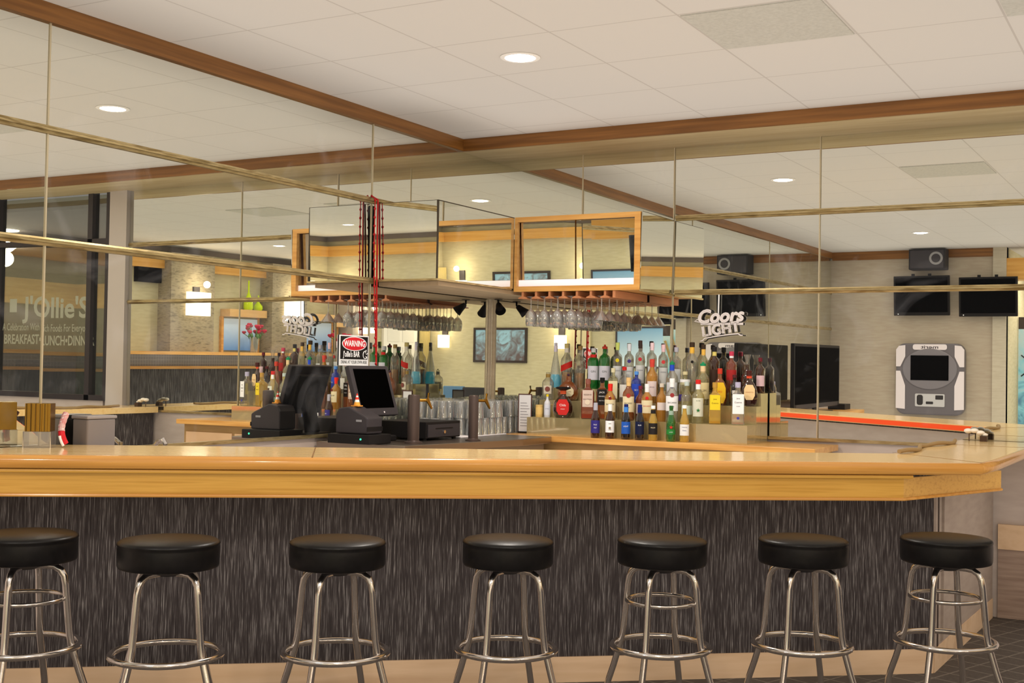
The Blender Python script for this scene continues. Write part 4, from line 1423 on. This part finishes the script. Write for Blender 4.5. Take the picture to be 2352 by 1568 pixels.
bottle('liquor_bottle', 'dark amaretto bottle with a large round cream label', 'bottle', 'flask', 0.215, 2.085, ZU, .235, .056, G_DARK, pc((70, 30, 26)), (.18, .60, pc((240, 206, 150)), .62), [('AMARETTO', .010, 0, pc((190, 110, 60)))], (.78, .88, pc((226, 80, 50))), flat=.5, group=LU)
bottle('liquor_bottle', 'dark decanter with a clear flared glass stopper', 'bottle', 'decanter', 0.090, 2.030, ZT, .255, .040, G_DARK, G_CLEAR, None, None, capk='flare', group=LU)

bottle('liquor_bottle', 'clear bottle with a red cap beside the cream labelled pale bottle', 'bottle', 'spirit', .212, 1.195, ZU, .245, .036, G_CLEAR, redl, (.15, .5, pc((226, 220, 206)), 1.0), None, group=LU)
bottle('liquor_bottle', 'small ruby bottle behind the light amber rum', 'bottle', 'spirit', .300, 1.355, ZL, .235, .034, G_ROSE, pc((120, 40, 60)), (.2, .5, pc((210, 190, 180)), 1.0), None, group=LQ)
bottle('liquor_bottle', 'amber bottle with a plain pale tag beside the light amber rum', 'bottle', 'spirit', .315, 1.515, ZL, .255, .037, G_AMBER, pc((214, 200, 180)), (.30, .50, pc((232, 214, 204)), .9), None, group=LQ)
bottle('liquor_bottle', 'clear bottle with a pale green shoulder left of the cactus label', 'bottle', 'spirit', .335, 1.700, ZL, .270, .038, G_PALE, pc((190, 200, 190)), (.2, .42, pc((206, 214, 190)), 1.0), None, group=LQ)
bottle('liquor_bottle', 'half full clear whisky bottle left of the green gin twins', 'bottle', 'spirit', .10, .800, ZT, .305, .038, G_CLEAR, pc((150, 120, 70)), None, None, fill=(G_AMBER, .36), group=LU)
bottle('liquor_bottle', 'tall clear bottle with a silver cap right of the small red sealed vodka', 'bottle', 'tall', .10, 1.530, ZT, .300, .034, G_CLEAR, silv, (.2, .5, pc((220, 220, 214)), 1.0), None, group=LU)
bottle('liquor_bottle', 'tall pale bottle with a dark stopper right of the yellow necked bottle', 'bottle', 'spirit', .09, 1.722, ZT, .320, .036, G_PALE, pc((60, 44, 30)), None, None, (.76, .95, pc((232, 180, 80))), group=LU)
bottle('liquor_bottle', 'dark liqueur bottle with a maroon cap at the far right end of the risers', 'bottle', 'tall', .10, 2.122, ZT, .235, .030, G_DARK, pc((100, 30, 40)), (.2, .5, pc((214, 180, 180)), 1.0), None, group=LU)

# ------------------------------------------------------------------ odds and ends at the left end of the bar
gb = thing('napkin_caddy', 'gold ribbed box on a clear stand at the left end of the bar', 'caddy', (4.19, 0.11, BT), radians(35))
m = MB()
for k in range(9):
    y = -0.052 + 0.0122 * k
    m.box(-0.040, 0.040 + (0.004 if k % 2 else 0.0), y, y + 0.0119, 0.072, 0.196)
m.build('box', GOLD, gb)
m = MB()
for k in range(5):
    m.box(0.0401, 0.0446, -0.048 + 0.020 * k, -0.044 + 0.020 * k, 0.073, 0.195)
m.build('ribs', pc((92, 66, 16)), gb)
MB().box(-0.045, 0.045, -0.056, 0.062, 0.0, 0.071).build('stand', GLASS, gb)
m = MB()
m.tube([(0.046, -0.056, 0.0), (0.046, -0.056, 0.072)], 0.003, 6)
m.tube([(0.046, 0.062, 0.0), (0.046, 0.062, 0.072)], 0.003, 6)
m.build('rod', CHROME, gb)
rc = thing('striped_cloth', 'twisted red and white striped cloth beside the gold box', 'cloth', (4.10, 0.195, BT))
pA = []
for k in range(13):
    a = k / 12
    pA.append((-0.03 + 0.04 * sin(a * 2.4) + 0.02, -0.03 + 0.03 * a, 0.135 * (1 - a) + 0.015))
MB().tube(pA[:8], [0.014 + 0.002 * (k % 2) for k in range(8)], 10).build('striped_part', grid_mat('red_white_stripe', (226, 210, 200), (190, 30, 36), 0.02, 0.016, 0.012, rough=0.8, axes=(1, 2)), rc, True)
MB().tube(pA[7:], 0.015, 10).build('red_part', RED, rc, True)
MB().tube([(p[0] + 0.016, p[1] + 0.006, p[2] - 0.008) for p in pA[8:]], 0.006, 8).build('white_edge', WHITE, rc, True)
gx = thing('grey_bin', 'grey plastic bin standing on the bench behind the bar', 'bin', (3.855, 0.085, 0.85))
MB().box(-0.085, 0.085, -0.05, 0.05, 0.0, 0.335).build('tub', mat('grey_tub', (128, 118, 112), 0.5), gx, bevel=0.008)
MB().box(-0.09, 0.09, -0.055, 0.055, 0.335, 0.35).build('lid', mat('grey_lid', (150, 140, 134), 0.5), gx, bevel=0.004)
fc = thing('faucet', 'small chrome faucet behind the bar right of the grey bin', 'faucet', (3.50, 0.12, 0.85))
MB().lathe([(0, 0), (0.03, 0), (0.03, 0.01), (0.012, 0.02), (0.012, 0.20), (0.0, 0.20)], 14, cap=False).build('post', CHROME, fc, True)
MB().tube([(0, 0, 0.19), (0.01, 0.03, 0.215), (0.015, 0.07, 0.225), (0.018, 0.09, 0.20)], 0.011, 10).build('spout', CHROME, fc, True)
# small white figure at the right mirror
wf = thing('white_ornament', 'small white rounded ornament with dark base by the right mirror', 'ornament', (0.10, 3.47, BT))
MB().box(0.0, 0.05, 0.03, 0.07, 0.0, 0.032).build('base', pc((70, 50, 36)), wf)
MB().tube([(0.02, -0.035, 0.0), (0.02, -0.035, 0.045)], 0.004, 6).build('stem', pc((90, 70, 56)), wf, True)
m = MB()
for (a, b, c, r) in ((0.02, -0.04, 0.06, 0.026), (0.02, -0.005, 0.062, 0.026), (0.02, 0.03, 0.05, 0.026), (0.02, 0.055, 0.04, 0.018)):
    m.lathe([(0, -r * .6)] + [(r * sin(pi * k / 8), -r * .6 * cos(pi * k / 8)) for k in range(1, 8)] + [(0, r * .6)], 12, (a, b, c), cap=False)
m.build('top', pc((240, 226, 204)), wf, True)

# ------------------------------------------------------------------ wall with screens (reflected in the right mirror)
struct(MB().box(X3, X3 + 0.12, -0.12, 2.36, 0, HC).build('wall_back', WALLP))
struct(MB().box(X3 - 0.04, X3 + 0.14, 2.19, 2.36, 0, HC).build('trim_8', noisy('pale_wallcovering', [(184, 170, 146), (192, 178, 154)], (6, 6, 40), 0, rough=0.9, spec=0.1)))
struct(MB().box(X3 - 0.03, X3 + 0.3, 2.36, 3.2, 2.66, 2.95).build('trim_9', ORANGEWOOD))


def wall_tv(yc, zc, w, h, tilt, label):
    t = thing('wall_screen', label, 'television', (X3 - 0.16, yc, zc), pi)
    up = Vector((sin(tilt), 0, cos(tilt)))
    Mv = frame((0, 0, 0), (0, 1, 0), up)
    MB().obox(Mv, w, h, 0.05).build('housing', BLACK, t, bevel=0.006)
    MB().obox(Mv @ Matrix.Translation((0, 0.01, 0.0255)), w - 0.05, h - 0.07, 0.002).build('screen', SCREEN, t)
    MB().lathe([(0, 0), (0.008, 0), (0.008, 0.003), (0, 0.003)], 8, M=Mv @ Matrix.Translation((w * .42, -h * .46, 0.025)), cap=False).build('power_light', WHITE, t)
    m = MB()
    m.box(-0.155, -0.02, -0.05, 0.05, -0.05, 0.05)
    m.box(-0.158, -0.148, -0.12, 0.12, -0.12, 0.12)
    m.build('bracket', DARKG, t)
    for a in (-0.1, 0.12):
        MB().box(-0.03, 0.0, a - 0.02, a + 0.02, h / 2 - 0.01, h / 2 + 0.03).build('hanger', BLACK, t)
    return t


wall_tv(1.29, 2.455, 0.74, 0.545, 0.10, 'black flat screen below the speaker on the screen wall')
wall_tv(2.15, 2.43, 0.74, 0.53, 0.10, 'black flat screen at the right end of the screen wall')
sp = thing('wall_speaker', 'grey black loudspeaker up under the ceiling above the screens', 'loudspeaker', (X3 - 0.17, 1.38, 2.805), pi)
MB().box(-0.13, 0.13, -0.24, 0.24, 0.0, 0.28).build('housing', mat('speaker_black', (44, 42, 44), 0.6), sp, bevel=0.01)
MB().box(0.13, 0.136, -0.22, 0.22, 0.02, 0.26).build('grille', mat('speaker_grille', (66, 62, 64), 0.8), sp)
MB().lathe([(0.06, 0), (0.07, 0.004), (0.085, 0.004), (0.09, 0), (0.06, 0)], 20, M=Matrix.Translation((0.137, -0.12, 0.15)) @ Matrix.Rotation(pi / 2, 4, 'Y'), cap=False).build('driver_ring', LGREY, sp, True)
MB().box(-0.17, -0.13, -0.05, 0.05, 0.08, 0.2).build('bracket', BLACK, sp)

gd = thing('glass_door', 'bluish glass door with diagonal tan pole seen past the screen wall', 'door', (10.7, 2.66, 0.0))
MB().box(0.0, 0.04, -0.29, 0.30, 2.03, 2.2).build('head_frame', pc((66, 56, 52)), gd)
MB().box(0.0, 0.02, -0.29, 0.30, 0.0, 2.03).build('pane', gradient_mat('teal_view', (170, 190, 190), (70, 110, 140), 0.4, 2.0, es=0.35, noise=1.6, extra=(130, 190, 200)), gd)
m = MB()
m.tube([(-0.03, 0.25, 1.95), (-0.03, -0.16, 0.72)], 0.022, 8)
m.build('pole', pc((166, 140, 92)), gd, True)
m = MB()
m.tube([(-0.02, -0.02, 1.2), (-0.02, 0.02, 0.45)], 0.014, 8)
m.tube([(-0.02, -0.25, 1.66), (-0.02, 0.1, 1.36)], 0.009, 6)
m.tube([(-0.02, -0.25, 1.36), (-0.02, 0.1, 1.66)], 0.009, 6)
m.build('bars', pc((34, 40, 44)), gd, True)

# touch game machine on that wall (built facing +x local, then turned)
gm = thing('game_machine', 'grey and white wall mounted touch game machine with oval bezel', 'game machine', (X3 - 0.005, 1.404, 0.82), pi)
w, h = 0.90, 0.98


def rrect(w0, w1, h0, h1, r, n=6):
    pts = []
    for cx, cy, a0 in ((w1 - r, h1 - r, 0), (w0 + r, h1 - r, 90), (w0 + r, h0 + r, 180), (w1 - r, h0 + r, 270)):
        for k in range(n + 1):
            a = radians(a0 + 90 * k / n)
            pts.append((cx + r * cos(a), cy + r * sin(a)))
    return pts


Mg = frame((0, 0, 0), (0, 1, 0), (0, 0, 1))
MB().prism(rrect(-w / 2, w / 2, 0.0, h, 0.12), 0.0, 0.15, Mg).build('housing', mat('game_grey', (104, 97, 98), 0.45), gm, bevel=0.02)
for sx in (-1, 1):
    for (a0, a1, cut) in ((0.075, 0.60, 1), (0.66, 0.955, -1)):
        xo, xi = sx * w / 2 * 0.995, sx * (w / 2 - 0.125)
        if cut == 1:
            po = [(xo, a0 + 0.01), (xi, a0), (xi, a1 - 0.20), (sx * (w / 2 - 0.06), a1), (xo, a1)]
        else:
            po = [(xo, a0), (sx * (w / 2 - 0.06), a0), (xi, a0 + 0.14), (xi, a1), (sx * (w / 2 - 0.04), a1 - 0.01), (xo, a1 - 0.06)]
        if sx < 0:
            po = po[::-1]
        MB().prism(po, 0.13, 0.158, Mg).build('side_panel', PINKW, gm)
hdr = MB().prism(rrect(-0.225, 0.225, h - 0.088, h - 0.012, 0.03), 0.13, 0.158, Mg).build('header_panel', PINKW, gm)
ov = [(0.36 * cos(2 * pi * k / 40), 0.63 + 0.28 * sin(2 * pi * k / 40)) for k in range(40)]
ovl = MB().prism(ov, 0.14, 0.165, Mg).build('oval_bezel', mat('game_bezel', (122, 115, 116), 0.4), gm, bevel=0.01)
MB().prism(rrect(-0.25, 0.25, 0.475, 0.815, 0.005), 0.15, 0.170, Mg).build('screen', SCREEN, ovl)
cpl = MB().prism(rrect(-0.20, 0.19, 0.115, 0.29, 0.015), 0.14, 0.158, Mg).build('coin_plate', pc((190, 184, 180)), gm)
m = MB()
m.prism(rrect(-0.18, -0.08, 0.215, 0.272, 0.008), 0.15, 0.161, Mg)
m.prism(rrect(0.085, 0.165, 0.135, 0.275, 0.03), 0.15, 0.161, Mg)
m.prism(rrect(-0.05, 0.045, 0.15, 0.185, 0.008), 0.15, 0.161, Mg)
m.build('coin_slot', pc((52, 48, 48)), cpl)
m = MB()
add_text(m, 'merit', 0.062, Mg @ Matrix.Translation((0.0, h - 0.052, 0.159)) @ Matrix.Diagonal((1.7, 1, 1, 1)), bold=0.001)
m.build('lettering', pc((70, 62, 66)), hdr)

# corner shelf with a television against the left mirror, beyond the frame (seen in the right mirror)
sh = thing('corner_shelf', 'small oak shelf in the far mirror corner carrying a television', 'shelf', (7.8, 0.4, 0.85))
seat(MB().box(6.30, 9.0, 0.03, 0.62, 0.835, 0.885).build('shelf_top', OAKX, sh), (7.8, 0.4, 0.85))
seat(MB().box(6.36, 8.9, 0.03, 0.5, 0.0, 0.835).build('base_panel', WALLP, sh), (7.8, 0.4, 0.85))
tv = thing('television', 'large black television on the oak shelf reflected beside the bottles', 'television', (7.55, 0.36, 0.885))
MB().box(-1.03, 1.05, -0.03, 0.02, 0.06, 0.865).build('housing', BLACK, tv, bevel=0.01)
MB().box(-0.99, 1.01, 0.02, 0.023, 0.12, 0.83).build('screen', SCREEN, tv)
MB().box(-0.95, 0.95, 0.02, 0.022, 0.065, 0.115).build('speaker_bar', DARKG, tv)
m = MB()
m.box(-0.35, 0.35, -0.12, 0.12, 0.0, 0.02)
m.box(-0.08, 0.08, -0.03, 0.0, 0.0, 0.1)
m.build('stand', BLACK, tv)
bx = MB().box(8.62, 8.92, 0.22, 0.45, 0.885, 0.96).build('set_top_box', BLACK, None, bevel=0.005)
tag(bx, 'flat black box beside the large television on the shelf', 'set-top box')

# ------------------------------------------------------------------ window wall past the right mirror
struct(MB().box(-0.05, 0.045, 3.805, 4.02, 0, HC).build('trim_10', COLP))
struct(MB().box(-0.10, 0.0, 4.10, 8.42, 0, 1.10).build('wall_front', MAUVE))
struct(MB().box(-0.10, 0.0, 5.9, 8.42, 1.10, HC).build('wall_front_upper', WALLP))
FR = mat('dark_window_frame', (52, 46, 46), 0.4)
wn = MB()
for y in (4.03, 4.27, 5.56):
    wn.box(-0.06, 0.02, y, y + 0.06, 1.10, HC)
wn.box(-0.06, 0.02, 5.62, 5.9, 1.10, HC)
for z in (1.10, 2.54):
    wn.box(-0.06, 0.02, 4.09, 5.60, z, z + 0.05)
w1 = struct(wn.build('window_1', FR))
struct(MB().box(-0.025, -0.02, 4.09, 5.60, 1.15, 3.0).build('window_2', WINDOWG))
wt = thing('window_lettering', 'cream restaurant lettering painted on the dark lobby window', 'lettering', (-0.018, 4.9, 1.82))
Mw = frame((-0.004, 0, 0), (0, -1, 0), (0, 0, 1))
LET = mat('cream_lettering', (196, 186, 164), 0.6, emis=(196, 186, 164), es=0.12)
m = MB()
add_text(m, "J'Ollie'S", 0.27, Mw @ Matrix.Translation((0.12, 0.13, 0)) @ Matrix.Diagonal((1.08, 1.0, 1, 1)), bold=0.006)
m.build('name_line', LET, wt)
m = MB()
add_text(m, 'A Celebration With Rich Foods For Everyone', 0.088, Mw @ Matrix.Translation((-0.02, -0.055, 0)) @ Matrix.Diagonal((0.74, 1.15, 1, 1)))
m.build('slogan_line', LET, wt)
m = MB()
add_text(m, 'BREAKFAST\u2022LUNCH\u2022DINNER', 0.112, Mw @ Matrix.Translation((0.02, -0.175, 0)) @ Matrix.Diagonal((0.86, 1.15, 1, 1)), bold=0.002)
m.build('menu_line', LET, wt)
MB().prism([(0.50, 0.09), (0.60, 0.09), (0.60, 0.22), (0.50, 0.22)], -0.001, 0.001, Mw @ Matrix.Translation((-1.03, 0, 0))).build('emblem', LET, wt)
# lobby beyond the window
LOB = noisy('lobby_wall', [(84, 86, 76), (98, 98, 88)], (3, 3, 10), rough=0.9)
struct(MB().box(-6.6, -6.5, 2.0, 12, 0, 2.9).build('wall_lobby', LOB))
struct(MB().box(-6.6, -0.12, 11.9, 12, 0, 2.9).build('wall_lobby_end', mat('lobby_end', (96, 84, 74), 0.9)))
struct(MB().box(-6.6, -0.10, 2.0, 12, 2.9, 2.98).build('ceiling_lobby', mat('lobby_ceiling', (92, 84, 84), 0.9)))
struct(MB().box(-6.5, -6.3, 2.0, 12, 2.35, 2.75).build('trim_11', ORANGEWOOD))
struct(MB().box(-6.5, -0.1, 11.7, 11.9, 2.35, 2.75).build('trim_12', ORANGEWOOD))
lb_ = thing('lobby_sconce', 'warm glowing wall lamp in the lobby behind the window', 'wall lamp', (-3.0, 11.65, 2.45))
MB().box(-0.10, 0.10, -0.06, 0.04, 0.0, 0.22).build('shade', mat('amber_glow', (255, 200, 110), 0.5, emis=(255, 190, 90), es=6.0), lb_)
for k, (x, y) in enumerate(((-1.2, 7.0), (-2.6, 8.8))):
    t = thing('lobby_downlight', ('round lobby ceiling light nearer the window', 'round lobby ceiling light farther from the window')[k], 'ceiling light', (x, y, 2.9))
    MB().lathe([(0, -0.01), (0.12, -0.01), (0.13, 0.0), (0, 0.0)], 24, cap=False).build('lens', GLOW, t)
    la = bpy.data.lights.new('lobby_lamp', 'POINT')
    la.energy = 25
    la.color = (1, .85, .7)
    la.shadow_soft_size = 0.1
    lo = bpy.data.objects.new('lobby_lamp', la)
    COL.objects.link(lo)
    lo.location = (0, 0, -0.15)
    lo.parent = t
ld = MB().box(-1.6, -0.8, 6.3, 6.9, 0.0, 1.45).build('lobby_cabinet', mat('lobby_cabinet_grey', (84, 78, 78), 0.5))
tag(ld, 'grey cabinet in the lobby behind the window', 'cabinet')

# ------------------------------------------------------------------ lounge behind the camera, seen in the mirror corner
struct(MB().box(-0.1, XB + 0.1, YB, YB + 0.1, 0, HC).build('wall_lounge', GREENW))
struct(MB().box(XB, XB + 0.1, 2.36, YB, 0, HC).build('wall_end', GREENW))
struct(MB().box(X3 + 0.12, XB + 0.1, 2.3, 2.36, 0, HC).build('wall_side', GREENW))
struct(MB().box(0.5, XB - 0.12, YB - 0.12, YB, 2.76, 2.93).build('trim_13', ORANGEWOOD))
struct(MB().box(XB - 0.12, XB, 2.4, YB, 2.76, 2.93).build('trim_14', ORANGEWOOD))
struct(MB().box(0.5, XB - 0.02, YB - 0.02, YB, 3.02, HC).build('trim_15', mat('grey_brown_band', (122, 108, 98), 0.7)))
struct(MB().box(XB - 0.02, XB, 2.4, YB, 3.02, HC).build('trim_16', bpy.data.materials['grey_brown_band']))
# partition with ledges along the lounge wall
struct(MB().box(0.5, 9.0, YB - 0.06, YB, 0, 1.34).build('wall_lounge_dado', STREAKX))
tag(MB().box(0.5, 9.0, YB - 0.14, YB - 0.061, 1.325, 1.365).build('wood_ledge', OAKX), 'lower oak ledge along the lounge wall', 'ledge')
tag(MB().box(0.5, 9.0, YB - 0.05, YB - 0.001, 1.366, 1.529).build('tile_band', grid_mat('grey_mosaic', (150, 146, 146), (196, 190, 186), 0.05, 0.05, 0.008, rough=0.4, axes=(0, 2))), 'grey mosaic tile band between the two oak ledges', 'tile band')
tag(MB().box(0.5, 9.0, YB - 0.52, YB - 0.001, 1.53, 1.575).build('wood_ledge', OAKX), 'upper oak ledge along the lounge wall carrying the vases', 'ledge')
for x0, x1, nm in ((4.87, 5.76, 'left'), (7.09, 7.97, 'right')):
    tag(MB().box(x0, x1, YB - 0.25, YB - 0.001, 1.576, HT - 0.02).build('stone_pier', STONE), 'stacked stone wall pier on the lounge wall, the %s of two in the mirror' % nm, 'pier')


def sconce(x, y, z, rz, label, w=0.26, sh=0.34):
    t = thing('wall_sconce', label, 'wall lamp', (x, y, z), rz, 'wall sconces')
    MB().box(0.0, 0.03, -0.06, 0.06, 0.10, 0.42).build('back_plate', DARKG, t)
    m = MB()
    m.prism([(0.031, -w / 2), (0.10, -w / 2), (0.12, 0), (0.10, w / 2), (0.031, w / 2)], 0.0, sh)
    m.build('shade', SCONCEG, t)
    la = bpy.data.lights.new('sconce_lamp', 'POINT')
    la.energy = 8
    la.color = (1, .86, .66)
    la.shadow_soft_size = 0.05
    lo = bpy.data.objects.new('sconce_lamp', la)
    COL.objects.link(lo)
    lo.location = (0.22, 0, 0.45)
    lo.parent = t


sconce(5.36, YB - 0.25, 2.10, -pi / 2, 'glowing white sconce on the left stone pier', 0.44)
sconce(7.56, YB - 0.25, 2.08, -pi / 2, 'glowing white sconce on the right stone pier', 0.42)
sconce(9.35, YB - 0.001, 2.02, -pi / 2, 'glowing white sconce left of the white door', 0.40)
sconce(XB, 7.87, 1.82, pi, 'glowing sconce left of the abstract picture', 0.22, 0.24)
sconce(XB, 5.37, 1.82, pi, 'glowing sconce right of the abstract picture', 0.22, 0.24)
BLUEG = gradient_mat('blue_gradient_art', (206, 222, 236), (96, 140, 200), 1.62, 2.1, es=0.25)
for x0, x1, nm in ((6.2, 7.0, 'left'), (8.07, 8.92, 'right')):
    t = thing('blue_panel', 'pale blue gradient picture under a wooden header, the %s one' % nm, 'picture', ((x0 + x1) / 2, YB, 1.576))
    hw = (x1 - x0) / 2
    MB().box(-hw, hw, -0.03, -0.001, 0.03, 0.52).build('picture', BLUEG, t)
    MB().box(-hw - 0.03, hw + 0.03, -0.20, -0.001, 0.545, 0.66).build('header', noisy('light_header_oak', [(204, 160, 104), (214, 172, 116)], (2, 20, 20)), t)
    m = MB()
    m.box(-hw - 0.05, -hw, -0.05, -0.001, 0.0, 0.545)
    m.box(hw, hw + 0.03, -0.05, -0.001, 0.0, 0.545)
    m.build('post', OAKX, t)
GV = mat('lime_glass_vase', (186, 206, 30), 0.15, emis=(186, 206, 30), es=0.15)
for x, h, lb in ((6.70, 0.46, 'tall lime green glass bottle vase on the wooden header'), (6.93, 0.24, 'short lime green glass bottle vase on the wooden header')):
    t = MB().lathe([(0, 0), (0.06, 0), (0.075, 0.03), (0.07, h * .3), (0.03, h * .5), (0.014, h * .6), (0.012, h), (0, h)], 18, cap=False).build('glass_vase', GV, None, True)
    t.location = (x, YB - 0.10, 2.237)
    tag(t, lb, 'vase')
PET = mat('crimson_petals', (178, 30, 60), 0.6)
LEAF = mat('leaf_green', (84, 120, 70), 0.6)


def flowers(x, y, z, label):
    t = thing('flower_vase', label, 'flowers', (x, y, z))
    MB().lathe([(0, 0), (0.05, 0), (0.055, 0.01), (0.075, 0.24), (0.07, 0.24), (0.05, 0.02), (0, 0.02)], 16, cap=False).build('vase', GLASS, t, True)
    m2 = MB()
    rnd = random.Random(int(x * 100))
    for k in range(14):
        a = 2 * pi * k / 14 + rnd.uniform(-.2, .2)
        rr = rnd.uniform(0.05, 0.19)
        zz = rnd.uniform(0.30, 0.42) - rr * .15
        m2.tube([(0.01 * cos(a), 0.01 * sin(a), 0.03), (rr * .4 * cos(a), rr * .4 * sin(a), 0.22), (rr * cos(a), rr * sin(a), zz)], 0.006, 5)
        s = rnd.uniform(0.035, 0.05)
        MB().lathe([(0, -s * .8), (s * .7, -s * .3), (s, s * .2), (s * .7, s * .6), (s * .3, s * .45), (0, s * .55)], 9, (rr * cos(a), rr * sin(a), zz + s * .5), cap=False).build('bloom', PET, t, True)
        if k % 3 == 0:
            b = a + .4
            m2.lathe([(0, -.05), (.03, 0), (0, .06)], 4, (rr * .6 * cos(b), rr * .6 * sin(b), 0.25), cap=False)
    m2.build('stems', LEAF, t, True)


flowers(6.50, YB - 0.40, 1.575, 'glass vase of crimson flowers before the left blue picture')
flowers(8.68, YB - 0.40, 1.575, 'glass vase of crimson flowers before the right blue picture')
st_ = MB().box(4.40, 4.85, YB - 0.08, YB - 0.001, 2.55, 2.86).build('wall_screen', SCREEN)
tag(st_, 'small black screen on the lounge wall left of the stone pier', 'television')
struct(MB().box(9.02, 9.72, YB - 0.3, YB - 0.001, 0, HT - 0.03).build('trim_17', COLP))
for ob in list(bpy.data.objects):
    if ob.get('label') == 'glowing white sconce left of the white door':
        ob.location.y = YB - 0.30
d1 = MB().box(10.30, 11.40, YB - 0.05, YB - 0.001, 0, 2.35)
struct(d1.build('door_1', WHITEP))
m = MB()
for a in (10.42, 10.90):
    for z0, z1 in ((0.2, 1.0), (1.15, 1.8), (1.9, 2.2)):
        m.box(a, a + 0.38, YB - 0.058, YB - 0.05, z0, z1)
struct(m.build('trim_18', mat('door_panel_white', (226, 218, 206), 0.6)))
m = MB()
for k in range(10):
    x = 11.44 + 0.034 * k
    m.lathe([(0.018, 0.2), (0.020, 2.3)], 8, (x, YB - 0.09, 0))
tag(m.build('curtain', mat('olive_curtain', (180, 160, 104), 0.8), None, True), 'narrow olive curtain beside the white lounge door', 'curtain')
t = thing('framed_picture', 'dark framed abstract grey blue picture on the end wall', 'picture', (XB, 6.65, 1.55), pi)
MB().box(0.001, 0.03, -0.53, 0.53, 0.04, 0.61).build('canvas', gradient_mat('abstract_art', (150, 190, 210), (96, 82, 84), 1.5, 2.2, noise=2.2, extra=(120, 130, 140)), t)
m = MB()
m.box(0.0, 0.045, -0.57, 0.57, 0.0, 0.04); m.box(0.0, 0.045, -0.57, 0.57, 0.61, 0.65)
m.box(0.0, 0.045, -0.57, -0.53, 0.04, 0.61); m.box(0.0, 0.045, 0.53, 0.57, 0.04, 0.61)
m.build('frame', pc((52, 42, 40)), t)
t = thing('framed_picture', 'large pale blue framed picture on the end wall by the tall door', 'picture', (XB, 3.78, 1.50), pi)
MB().box(0.001, 0.03, -0.48, 0.48, 0.03, 0.70).build('canvas', gradient_mat('sky_art', (110, 150, 180), (206, 220, 226), 1.5, 2.2, es=0.15), t)
m = MB()
m.box(0.0, 0.04, -0.51, 0.51, 0.0, 0.03); m.box(0.0, 0.04, -0.51, 0.51, 0.70, 0.73)
m.box(0.0, 0.04, -0.51, -0.48, 0.03, 0.70); m.box(0.0, 0.04, 0.48, 0.51, 0.03, 0.70)
m.build('frame', pc((60, 56, 60)), t)
struct(MB().box(XB - 0.05, XB, 4.78, 5.12, 0, 2.3).build('door_2', mat('cream_door', (206, 190, 150), 0.6)))
# lounge chairs by the end wall
def chair(x, y, rz, c, label):
    t = thing('lounge_chair', label, 'chair', (x, y, 0), rz)
    MB().box(-0.24, 0.24, -0.24, 0.24, 0.42, 0.50).build('seat', c, t, bevel=0.02)
    MB().box(-0.24, -0.18, -0.23, 0.23, 0.50, 1.10).build('backrest', c, t, bevel=0.02)
    for a in (-0.21, 0.21):
        for b in (-0.21, 0.21):
            MB().box(a - 0.02, a + 0.02, b - 0.02, b + 0.02, 0, 0.42).build('leg', OAKX, t)


chair(XB - 0.7, 7.35, pi, mat('blue_upholstery', (84, 116, 146), 0.8), 'blue upholstered chair by the end wall under the sconce')
chair(XB - 1.4, 6.5, pi, mat('dark_upholstery', (48, 46, 48), 0.8), 'dark chair in front of the end wall picture')

# ------------------------------------------------------------------ light, world, camera
w = bpy.data.worlds.new('world')
SC.world = w
w.use_nodes = True
w.node_tree.nodes['Background'].inputs[0].default_value = (0.9, 0.85, 0.8, 1)
w.node_tree.nodes['Background'].inputs[1].default_value = 0.25

cam = bpy.data.cameras.new('camera')
cam.sensor_width = 36
cam.lens = 36 * 2796.13 / 2352
cam.clip_start = 0.05
co = bpy.data.objects.new('camera', cam)
COL.objects.link(co)
yaw, pitch, roll = 3.65111378, 0.0214685375, 0.0179174684
f = Vector((cos(pitch) * cos(yaw), cos(pitch) * sin(yaw), sin(pitch)))
r = f.cross(Vector((0, 0, 1))).normalized()
u = r.cross(f)
r2 = cos(roll) * r + sin(roll) * u
u2 = -sin(roll) * r + cos(roll) * u
co.matrix_world = Matrix(((r2.x, u2.x, -f.x, CAM[0]), (r2.y, u2.y, -f.y, CAM[1]), (r2.z, u2.z, -f.z, CAM[2]), (0, 0, 0, 1)))
SC.camera = co
SC.view_settings.view_transform = 'Standard'
SC.view_settings.look = 'None'
SC.view_settings.exposure = 0.0
SC.cycles.max_bounces = 10
SC.cycles.use_adaptive_sampling = True
SC.cycles.adaptive_threshold = 0.045
SC.cycles.diffuse_bounces = 2
SC.cycles.glossy_bounces = 7
SC.cycles.transmission_bounces = 4
SC.cycles.transparent_max_bounces = 28
SC.cycles.caustics_reflective = False
SC.cycles.caustics_refractive = False
SC.cycles.sample_clamp_indirect = 6.0
SC.cycles.use_denoising = True
SC.cycles.use_fast_gi = True
SC.cycles.fast_gi_method = 'ADD'
w.light_settings.ao_factor = 0.76
w.light_settings.distance = 0.7
